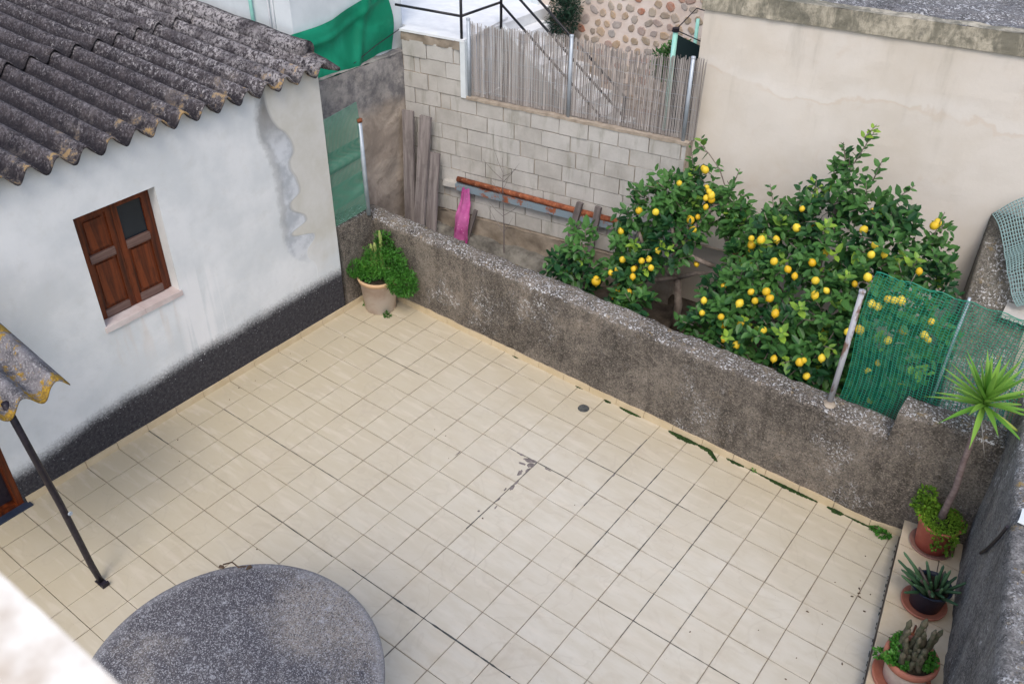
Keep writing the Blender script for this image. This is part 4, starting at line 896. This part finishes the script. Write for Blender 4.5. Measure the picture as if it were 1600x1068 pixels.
board((-.50,3.55,.35), (-.55,4.42,5.48), .46, .11, 'tall grey plank with pale right edge, second from the left in the wall corner', group='planks leaning in the wall corner')
board((-.05,3.75,.35), (-.20,4.45,4.15), .42, .10, 'shorter bluish-grey plank at the right of the leaning planks', group='planks leaning in the wall corner')
board((1.10,4.30,.2), (1.46,4.75,2.20), .14, .10, 'short grey stake standing behind the magenta cloth', 'stake', 'stake', 'stake', None)
board((5.20,4.85,.3), (5.62,5.45,3.55), .22, .16, 'left of two dark stakes leaning over the rusty pipe', 'stake', 'stake', 'stake', 'stakes leaning on the block wall')
board((6.22,4.95,.2), (6.32,5.55,3.56), .22, .16, 'right of two dark stakes leaning over the rusty pipe', 'stake', 'stake', 'stake', 'stakes leaning on the block wall')
q = MB(); q.tube([P(2.28,-.17,3.20), P(5.5,-.18,3.16), P(8.85,-.17,3.10)], .105, 12); tag(q.build('rusty_pipe', M['rust'], smooth=True), 'long rusty pipe lying on the blue-grey beam along the block wall', 'pipe')
q = MB(); q.box((2.22,-.26,2.78),(8.9,-.04,3.04),PM); tag(q.build('steel_beam', M['blue_beam']), 'long flaking blue-grey beam fixed across the block wall below the rusty pipe', 'beam')
for s_, lab in ((1.62, 'pale concrete bracket under the left end of the blue-grey beam'), (8.92, 'pale concrete bracket under the right end of the blue-grey beam')):
    q = MB(); q.box((s_,-.20,2.80),(s_+.58,.03,3.02),PM,jit=.02); tag(q.build('bracket', M['block']), lab, 'bracket', 'brackets of the beam')
# magenta cloth
def cl(u, v):
    wd = .13+.20*min(1, v*2.2); x = (u-.5)*2*wd; return P(2.78+x-.20*v, -.45-.25*v+.07*math.sin(u*8+v*4)+.04*math.sin(v*9), 3.05-2.75*v), (0,-1,0)
q = MB(); vs, fs = rough_grid(cl, 22, 30, .05, 2, 4); q.add(vs, fs); tag(q.build('hanging_cloth', M['cloth'], smooth=True), 'magenta spotted cloth hanging from the blue-grey beam', 'cloth')
# bare sapling
sp_ = thing('bare_sapling', (2.85, 4.7, .3), 'thin leafless sapling in front of the block wall', 'sapling')
q = MB(); base = Vector((2.85,4.7,.3)); tp = Vector((2.66,4.85,4.6)); pt = [base.lerp(tp, k/8)+Vector((random.uniform(-.03,.03),0,0)) for k in range(9)]; q.tube(pt, [.03-.003*k for k in range(9)], 5); q.build('stem', M['stake'], sp_)
for k in range(11):
    f = random.uniform(.3, .9); p = base.lerp(tp, f); d = Vector((random.choice((-1, 1))*random.uniform(.4, .9), random.uniform(-.2, .1), random.uniform(.4, .9)))
    q = MB(); q.tube([p, p+d*.5, p+d+Vector((0, 0, .1))], [.011, .008, .004], 4); q.build('twig', M['stake'], sp_)

# ------------------------------------------------------------ lemon trees
def lemon(parent, c, r=.15):
    q = MB(); ax = Vector((random.gauss(0, .4), random.gauss(0, .4), -1)).normalized(); a = ax.cross(Vector((1, .2, 0))).normalized(); bq = ax.cross(a); c = Vector(c)
    prof = [(0,-1.15),(.22,-1.08),(.5,-.88),(.82,-.5),(.95,-.1),(.93,.3),(.75,.68),(.45,.92),(.2,1.05),(.14,1.22),(0,1.3)]; vs = []; n = 10
    for rr, h in prof:
        for j in range(n): an = 2*math.pi*j/n; vs.append(c+(a*math.cos(an)+bq*math.sin(an))*rr*r+ax*h*r)
    q.add(vs, [(i*n+j, i*n+(j+1) % n, (i+1)*n+(j+1) % n, (i+1)*n+j) for i in range(len(prof)-1) for j in range(n)]); q.build('lemon', M['lemon'], parent, True)
def shoot(q, p0, p1, n, L, W, tint, twig=None):
    p0, p1 = Vector(p0), Vector(p1); d = (p1-p0).normalized()
    for k in range(n):
        f = k/n; p = p0.lerp(p1, f); a = k*2.4; side = d.cross(Vector((0, 1, .2))).normalized(); s2 = d.cross(side)
        dr = (d*.55+(side*math.cos(a)+s2*math.sin(a))*.9+Vector((0, 0, .1))).normalized(); s_ = (1.0-.35*f)*random.uniform(.55, 1.2)
        q.leaf(p, dr, Vector((0, -.3, 1)), L*s_, W*s_, tint() if callable(tint) else tint)
    if twig: twig.tube([p0, p1], [.02, .01], 4)
def clusters(q, twig, spheres, per, L, W, young=.05):
    """twigs with leaf sprays spread through each lobe of the crown"""
    for (cx, cy, cz, r) in spheres:
        for _ in range(int(per*r*r)):
            d = Vector((random.gauss(0, 1), random.gauss(0, 1), random.gauss(0, .9))).normalized()
            rr = r*random.uniform(.30, .92); p = Vector((cx, cy, cz))+d*rr
            dr = (d+Vector((random.gauss(0, .5), random.gauss(0, .5), random.gauss(.15, .4)))).normalized(); e = p+dr*random.uniform(.25, .5)
            base = min(.84, max(0, .42+.75*nz3(p, .9, 4)+random.uniform(-.3, .35))); yg = random.random() < young
            shoot(q, p, e, random.randint(4, 7), L, W, (lambda: random.uniform(.9, 1)) if yg else (lambda base=base: min(.85, max(0, base+random.uniform(-.2, .2)))), twig if random.random() < .25 else None)
treeA = [(9.07,4.3,5.05,.75),(10.14,5.1,5.51,.8),(10.08,4.3,4.5,.85),(10.92,5.3,4.9,.6),(8.76,3.7,3.9,.7),(8.61,3.1,2.95,.6),(9.3,3.1,3.2,.6),(9.75,2.5,2.55,.6),(9.9,3.7,3.9,.6),(11.47,5.3,4.75,.55),(9.5,4.6,5.4,.6),(11.2,5.3,5.6,.35),(8.5,3.9,4.7,.4),(9.3,2.3,2.2,.5)]
treeB = [(14.04,5.3,6.02,.9),(14.19,5.9,6.84,.48),(15.1,5.5,6.4,.6),(15.9,5.3,6.2,.5),(12.93,4.7,5.0,.75),(14.66,4.3,5.02,1.0),(16.05,4.9,5.7,.9),(13.6,3.5,4.37,.9),(12.57,2.7,3.3,.75),(12.01,2.3,2.79,.55),(15.43,3.3,4.13,1.0),(14.23,2.5,3.41,.9),(15.53,2.1,3.34,.7),(17.02,5.3,5.5,.6),(17.12,3.9,4.8,.75),(16.91,2.5,3.6,.6),(12.3,4.5,4.3,.6),(17.5,5.0,5.0,.5),(12.7,3.5,3.8,.75),(16.0,3.9,4.8,.85),(17.9,4.2,3.9,.5),(16.3,2.5,3.8,.8),(13.36,2.1,2.6,.6),(13.22,5.3,5.3,.7),(12.3,5.1,4.2,.55),(11.8,5.0,4.7,.45),(12.0,3.4,3.3,.55),(17.6,3.6,3.3,.7),(16.9,3.0,2.7,.8),(15.2,2.4,2.9,.8),(17.0,5.7,6.2,.28),(12.6,5.2,5.3,.4),(14.6,2.0,2.3,.8),(13.5,2.0,1.9,.6),(15.9,2.1,2.3,.7)]
shrub = [(7.47,2.7,3.6,.45),(7.15,2.3,3.1,.50),(7.9,2.5,3.2,.42),(7.3,2.9,4.1,.32),(6.85,2.5,3.2,.32),(7.6,2.6,2.6,.5)]
for nm, lobes, trunk, limbs, lem, label, loc in (
  ('lemon_tree', treeA, [(10.05,4.9,.2),(10.1,4.85,1.4),(10.0,4.7,2.5)], [[(10.0,4.7,2.4),(9.5,4.3,3.0),(9.1,3.9,3.6),(8.9,3.8,4.2)],[(10.0,4.7,2.5),(10.6,4.7,2.9),(11.3,4.8,3.1),(12.1,4.9,2.9)],[(11.3,4.4,3.55),(10.7,4.1,3.8),(10.15,3.85,4.2),(9.95,3.8,4.9)],[(10.3,4.0,4.1),(10.5,4.3,4.7),(10.8,4.8,5.3)],[(10.0,4.7,2.5),(9.6,3.8,2.7),(9.3,3.1,3.0)],[(10.8,4.8,5.3),(11.3,5.2,5.35)]],
   [(10.69,4.28,5.93),(10.84,4.36,5.84),(10.83,4.29,5.67),(10.65,4.16,5.69),(10.75,4.2,5.51),(10.58,3.99,5.1),(10.47,3.79,5.09),(9.53,3.45,5.26),(9.8,4.18,5.96),(10.38,4.63,6.41),(10.29,4.75,6.47),(8.9,2.71,3.72),(9.49,2.97,3.83),(9.7,2.85,3.83),(9.46,2.5,3.64),(9.53,2.36,3.51),(9.14,2.43,3.29),(8.78,2.35,3.31),(8.91,2.41,3.34),(9.95,2.7,3.72),(8.98,2.33,2.65),(8.77,2.57,2.19),(10.82,4.08,3.56)], 'smaller left lemon tree in fruit at the end of the block wall', (10.05,4.9,.2)),
  ('lemon_tree', treeB, [(14.6,4.4,.2),(14.5,4.4,1.5),(14.4,4.3,2.6)], [[(14.4,4.3,2.5),(13.6,4.6,3.3),(12.9,4.9,3.6),(12.2,5.0,3.2)],[(14.4,4.3,2.5),(14.3,4.9,4.0),(14.2,5.5,5.6),(14.2,5.8,6.6)],[(14.4,4.3,2.5),(15.5,4.4,3.6),(16.4,4.6,4.8),(17.0,5.0,5.6)],[(14.4,4.3,2.5),(13.4,3.4,3.2),(12.6,2.8,3.2)],[(14.4,4.3,2.5),(15.3,3.0,3.2),(16.4,2.6,3.4)],[(12.2,5.0,3.2),(11.6,5.1,3.6),(11.1,5.2,4.4)]],
   [(16.88,5.31,6.4),(16.89,5.56,6.42),(17.16,3.41,5.96),(12.53,3.71,5.3),(12.87,3.65,5.39),(13.6,4.2,5.7),(13.6,4.23,6.28),(12.52,3.69,4.99),(13.58,2.76,5.26),(14.01,2.77,5.18),(14.26,2.84,5.05),(14.51,3.08,5.43),(14.81,2.93,5.13),(15.22,2.53,5.1),(13.74,2.33,4.59),(13.9,2.35,4.5),(13.34,2.33,4.44),(13.07,2.36,3.97),(13.44,2.35,4.07),(14.21,1.99,4.32),(12.74,1.78,3.6),(13.41,1.52,3.04),(16.21,1.75,4.51),(16.47,1.85,4.64),(15.34,1.4,3.47),(15.42,1.4,3.63),(15.82,1.5,3.75),(14.63,1.5,3.22),(15.83,3.76,6.13),(15.89,3.71,5.94),(16.13,3.71,5.94),(16.04,3.03,5.57),(15.01,2.46,4.98),(13.28,2.06,3.38),(16.78,2.85,5.36),(16.93,2.81,5.38),(17.04,2.8,5.38),(17.17,1.95,4.65),(17.86,2.98,4.96),(17.82,3.01,4.61),(17.92,3.33,4.29),(16.55,2.86,4.92),(16.37,2.84,4.95),(12.04,2.07,3.76),(12.2,1.82,3.53)], 'large spreading lemon tree full of lemons against the beige building', (14.6,4.4,.2)),
  ('lemon_shrub', shrub, [(8.25,2.3,.2),(8.05,2.35,1.6),(7.75,2.45,3.0),(7.5,2.6,3.9)], [[(8.0,2.4,1.8),(7.5,2.4,2.4),(7.1,2.4,3.0)]], [(8.36,1.99,3.0)], 'small lemon shrub in front of the two dark stakes', (8.25,2.3,.2))):
    tr_ = thing(nm, loc, label, 'tree' if nm == 'lemon_tree' else 'shrub')
    k = .16 if nm == 'lemon_tree' else .05
    q = MB(); q.tube(trunk, [k, k*.85, k*.7, k*.3][:len(trunk)], 10); q.build('trunk', M['bark'], tr_, True)
    for lb in limbs:
        q = MB(); nL = len(lb); q.tube(lb, [k*.55*(1-.55*i/nL) for i in range(nL)], 8); q.build('limb', M['bark'], tr_, True)
    q = MB(); tw = MB(); clusters(q, tw, lobes, 74, .38, .20)
    if label.startswith('large'):
        for (a, c, n) in [((14.3,5.9,7.3),(14.62,6.0,8.35),16),((14.1,5.9,7.2),(13.85,6.0,7.8),7),((15.0,5.6,7.1),(15.1,5.6,7.75),8),((13.3,5.4,5.9),(13.0,5.5,6.5),8),((12.6,5.2,5.5),(12.25,5.3,6.3),9),((16.9,5.6,5.7),(17.0,5.7,6.75),9),((15.8,5.5,6.9),(16.1,5.6,7.3),6)]: shoot(q, a, c, n, .36, .19, lambda: random.uniform(.2, .85), tw)
        for (a, c) in [((14.5,3.9,6.1),(14.6,3.7,6.5)),((15.6,2.9,5.4),(15.7,2.7,5.8)),((12.8,4.0,5.0),(12.9,3.8,5.35)),((14.7,1.4,4.1),(14.8,1.2,4.35)),((13.2,1.5,3.3),(13.3,1.3,3.5)),((14.4,5.9,8.1),(14.62,6.0,8.5)),((14.9,1.9,4.7),(15.0,1.7,5.0)),((16.9,4.2,5.7),(17.0,4.1,6.1))]: shoot(q, a, c, 7, .34, .20, lambda: random.uniform(.9, 1), tw)
    if label.startswith('smaller'):
        for (a, c, n) in [((11.1,5.2,5.6),(11.25,5.3,6.5),9),((9.9,5.1,6.0),(9.6,5.2,6.9),6),((8.6,4.1,4.9),(8.2,4.1,5.4),6)]: shoot(q, a, c, n, .34, .18, lambda: random.uniform(.2, .8), tw)
        tw.tube([(10.9,5.2,5.9),(10.7,5.1,6.4),(10.35,4.9,6.9),(10.0,4.9,7.1)], [.02,.018,.014,.01], 5)
        for (a, c) in [((10.35,4.9,6.9),(9.9,4.9,6.95)),((10.2,4.9,7.0),(10.0,5.0,7.3))]: shoot(q, a, c, 5, .34, .19, lambda: random.uniform(.3, .95), tw)
    stuff(q.build('foliage', M['lemon_leaf'], tr_, tint=True)); stuff(tw.build('twigs', M['bark'], tr_))
    lem = lem+[(a+random.uniform(-.9, .9)*d_, b2+random.uniform(-.9, -.2)*d_, c_+random.uniform(-.8, .6)*d_) for (a, b2, c_, d_) in lobes if nm == 'lemon_tree' and d_ > .55]
    for c in lem: lemon(tr_, (c[0]+random.uniform(-.03, .03), c[1]+random.uniform(.02, .34), c[2]+random.uniform(-.08, .0)), random.uniform(.085, .13) if nm == 'lemon_tree' else .16)
q = MB(); q.box((11.2,6.0,2.7),(11.7,6.4,3.3),jit=.05); tag(q.build('red_crate', M['red_pot']), 'red plastic crate half hidden in the lemon trees', 'crate')

# ------------------------------------------------------------ pots
def pot(parent, c, r0, r1, h, mat, soil_z=.12, rim=.05, rimh=.12):
    q = MB(); q.lathe([(r0*.9,0),(r0,.02),(r0+(r1-r0)*.85,h-rimh),(r1+rim*.6,h-rimh+.01),(r1+rim,h-rimh*.4),(r1+rim,h-.02),(r1+rim*.6,h),(r1-.03,h-.01),(r1-.06,h-soil_z)], c, 44); q.build('pot', mat, parent, True)
    q = MB(); q.lathe([(r1-.05,h-soil_z),(r1*.5,h-soil_z+.03),(0,h-soil_z+.04)], c, 24); q.build('soil', M['pot_soil'], parent, True)
def herb(q, c, rx_, ry_, rz2, n, L, W):
    for _ in range(n):
        d = Vector((random.gauss(0, 1), random.gauss(0, 1), random.gauss(0, 1))).normalized(); k = random.uniform(.4, 1)**.6*(1+.25*nz3(d*2, 1.3, c[0]))
        p = Vector(c)+Vector((d.x*rx_, d.y*ry_, d.z*rz2))*k; dr = (d+Vector((random.gauss(0, .7), random.gauss(0, .7), random.gauss(0, .6)))).normalized()
        q.leaf(p, dr, Vector((random.gauss(0, .6), random.gauss(0, .6), 1)), L*random.uniform(.6, 1.2), W*random.uniform(.7, 1.2), min(1, max(0, .45+.6*nz3(p, 2.2, 3)+random.uniform(-.25, .3))))
cp = thing('corner_flowerpot', (.85, .10, TZ), 'large lime-stained terracotta pot with feathery green plant and small cacti in the patio corner', 'potted plant')
pot(cp, (.82,.08,TZ), .54, .68, 1.34, M['limed_pot'], .12, .05, .15)
q = MB(); herb(q, (1.0,.28,1.85), .90, .60, .52, 4200, .11, .032); herb(q, (1.85,.18,1.42), .62, .45, .52, 3200, .11, .032); herb(q, (.12,-.28,1.55), .58, .36, .30, 1700, .11, .032); herb(q, (.75,.55,2.3), .35, .3, .55, 700, .12, .05); herb(q, (.55,-.1,1.45), .5, .45, .2, 700, .11, .05)
q.build('foliage', M['herb_leaf'], cp, tint=True)
for (x, y, h0, h1, r) in [(.50,.18,1.2,2.45,.085),(.66,.20,1.2,2.55,.085),(.62,.05,1.2,2.1,.085),(.80,.35,1.2,3.0,.085)]:
    q = MB(); n = 10; q.tube([(x+.02*math.sin(k), y, h0+(h1-h0)*k/n) for k in range(n+1)], [r*(.85+.15*math.sin(k*1.4)) if k < n-1 else r*(.75 if k == n-1 else .25) for k in range(n+1)], 9); q.build('cactus_column', M['cactus_light'], cp, True)
for (x, y, lab) in ((.33,-.12,'tiny green weed at the left foot of the corner flowerpot'), (1.42,-.22,'tiny green weed at the right foot of the corner flowerpot')):
    q = MB(); herb(q, (x,y,.08), .13, .10, .07, 60, .10, .05); tag(q.build('weed', M['herb_leaf'], tint=True), lab, 'weed', 'weeds on the patio')
q = MB(); herb(q, (18.82,.33,.08), .22, .10, .08, 170, .10, .05); herb(q, (18.62,.40,.08), .12, .08, .08, 70, .09, .045); tag(q.build('weed', M['herb_leaf'], tint=True), 'green weed at the right end of the parapet foot', 'weed', 'weeds on the patio')
q = MB(); herb(q, (15.1,.52,.07), .06, .05, .06, 26, .09, .045); tag(q.build('weed', M['herb_leaf'], tint=True), 'tiny bright sprout in the moss strip midway along the parapet', 'weed', 'weeds on the patio')
# yucca
yp = thing('yucca_pot', (19.97, .15, LH), 'slim yucca with a spiky crown in a red pot at the ledge end', 'potted plant'); YC = (19.97,.15,LH+.012)
q = MB(); q.lathe([(0,.02),(.46,.02),(.52,.09),(.54,.09),(.50,.0)], YC, 40); q.build('saucer', M['saucer'], yp, True)
pot(yp, (YC[0],YC[1],YC[2]+.03), .40, .50, .88, M['red_pot'], .06, .03, .06)
q = MB(); herb(q, (YC[0],YC[1],YC[2]+.93), .56, .56, .09, 3000, .055, .035); herb(q, (YC[0]-.42,YC[1]+.12,YC[2]+1.0), .34, .24, .26, 420, .11, .06); herb(q, (YC[0]-.52,YC[1]+.25,YC[2]+1.3), .2, .15, .2, 160, .10, .055); herb(q, (YC[0]+.12,YC[1]-.5,YC[2]+.6), .10, .06, .35, 90, .09, .05); herb(q, (YC[0]+.42,YC[1]-.35,YC[2]+.55), .10, .08, .35, 90, .09, .05); q.build('ground_cover', M['moss_green'], yp, tint=True)
top = Vector((19.87,.28,5.0)); q = MB(); q.tube([(YC[0]-.02,YC[1]+.0,1.45),(19.96,.14,1.9),(19.99,.18,2.6),(19.93,.22,3.4),(19.90,.27,4.3),tuple(top)], [.11,.085,.078,.072,.068,.07], 12); q.build('stem', M['yucca_bark'], yp, True)
def strap(c, d, L_, W, tint, droop, parent, name='leaf', mat='yucca_leaf'):
    d = d.normalized(); sd = d.cross(Vector((0, 0, 1)));
    if sd.length < .1: sd = Vector((1, 0, 0))
    sd.normalize(); n = 7; vs = []
    for k in range(n+1):
        f = k/n; p = c+d*L_*f+Vector((0, 0, -droop*L_*f*f)); w_ = W*(.55+.9*math.sin(math.pi*min(1, f*.9+.12)))*.5*(1-f**3); nn = sd.cross(d).normalized()
        vs += [p+sd*w_, p-nn*w_*.55, p-sd*w_]
    q = MB(); fs = []
    for k in range(n): fs += [(3*k, 3*k+1, 3*k+4, 3*k+3), (3*k+1, 3*k+2, 3*k+5, 3*k+4)]
    q.add(vs, fs, tint); q.build(name, M[mat], parent, True, tint=True)
for k in range(44):
    a = k*2.39996; el = -.25+1.60*(k/43)**.8; d = Vector((math.cos(a)*math.cos(el), math.sin(a)*math.cos(el), math.sin(el)))
    strap(top+Vector((0, 0, .02+.25*(k/43))), d, random.uniform(1.15, 1.55)*(1-.12*(k/43)), .095, random.uniform(.1, .9) if el > 0 else random.uniform(.8, 1), .10 if el > .5 else .16, yp)
strap(top-Vector((0, 0, .15)), Vector((.35,.05,-1)), 1.3, .05, 1, 0, yp, 'dead_leaf', 'reed')
# finger succulent in blue pot
bp = thing('succulent_pot', (20.37, -1.86, LH), 'finger-leaved succulent in a dark blue pot, middle pot of the ledge', 'potted plant'); BC = (20.37,-1.86,LH+.012)
q = MB(); q.lathe([(0,.03),(.42,.03),(.49,.12),(.52,.12),(.50,.05),(.44,.0)], BC, 40); q.build('saucer', M['terracotta'], bp, True)
pot(bp, (BC[0]+.02,BC[1]+.03,BC[2]+.04), .34, .44, .66, M['blue_pot'], .08, .02, .04)
for k in range(44):
    a = random.uniform(0, 6.28); rr = random.uniform(0, .33); base = Vector((BC[0]+rr*math.cos(a), BC[1]+rr*math.sin(a), BC[2]+.58)); el = random.uniform(.45, 1.35)
    d = Vector((math.cos(a)*math.cos(el), math.sin(a)*math.cos(el), math.sin(el)))+Vector((-.42, -.05, 0)); L_ = random.uniform(.45, .85); d.normalize()
    q = MB(); q.tube([base, base+d*L_*.5, base+d*L_*.92+Vector((0, 0, -.03)), base+d*L_+Vector((0, 0, -.03))], [.042, .04, .03, .012], 7, random.random()*.8 if k % 7 else .97); q.build('finger_leaf', M['aloe'], bp, True, tint=True)
# cactus bowl
cb = thing('cactus_bowl', (20.64, -4.15, LH), 'knobbly brown-green cactus clump in a terracotta bowl, nearest pot of the ledge', 'potted plant'); CC = (20.62,-4.13,LH+.012)
q = MB(); q.lathe([(0,.03),(.48,.03),(.58,.14),(.61,.14),(.58,.0)], (CC[0]-.04,CC[1]-.06,CC[2]), 40); q.build('saucer', M['terracotta'], cb, True)
q = MB(); q.lathe([(.38,.03),(.42,.06),(.47,.62)], CC, 40); q.build('pot', M['limed_pot'], cb, True); q = MB(); q.lathe([(.47,.62),(.53,.63),(.56,.70),(.56,.80),(.52,.82),(.47,.80),(.45,.72)], CC, 40); q.build('rim', M['terracotta'], cb, True)
q = MB(); q.lathe([(.46,.72),(0,.76)], CC, 24); q.build('soil', M['pot_soil'], cb)
for k in range(30):
    a = random.uniform(0, 6.28); rr = .36*math.sqrt(random.random()); x, y = CC[0]+rr*math.cos(a), CC[1]+rr*math.sin(a)*1.0; h = random.uniform(.30, .95)*(1.15-rr*1.2)*(1.3 if y > CC[1] else .85); r = random.uniform(.045, .07)
    q = MB(); n = 8; lean = Vector((random.uniform(-.12, .12), random.uniform(-.1, .16), 0)); q.tube([Vector((x, y, CC[2]+.70+h*j/n))+lean*(j/n) for j in range(n+1)], [r*(.8+.28*(j % 2)) if j < n else r*.3 for j in range(n+1)], 8); q.build('cactus_column', M['cactus'], cb, True)
q = MB(); herb(q, (CC[0]-.25,CC[1]-.32,CC[2]+.82), .28, .16, .10, 600, .07, .05); herb(q, (CC[0]+.34,CC[1]+.02,CC[2]+.9), .14, .26, .14, 300, .07, .05); herb(q, (CC[0]-.35,CC[1]+.1,CC[2]+.9), .14, .26, .14, 300, .07, .05); herb(q, (CC[0]-.58,CC[1]-.1,CC[2]+.5), .12, .10, .12, 90, .09, .055); q.build('foliage', M['herb_leaf'], cb, tint=True)
# rusty hook
q = MB(); HC = Vector((20.46,-3.02,LH+.05)); q.tube([HC+Vector((.24*math.cos(a), .16*math.sin(a), 0)) for a in [R_(-10+20*k) for k in range(11)]], .032, 8); q.tube([HC+Vector((-.02,.16,0)), HC+Vector((-.03,.42,.03))], .022, 6)
tag(q.build('rusty_hook', M['rust'], smooth=True), 'rusty curved hook lying on the ledge between the blue pot and the cactus bowl', 'hook')
q = MB(); q.tube([(20.05,-3.25,LH+.03),(20.14,-3.38,LH+.04),(20.24,-3.6,LH+.03)], .018, 5); tag(q.build('dry_twig', M['debris']), 'small dry twig on the ledge beside the cactus bowl', 'twig')
for o in list(C.objects):
    if o.type == 'MESH' and o.data and not o.data.materials: o.data.materials.append(M['plank'])
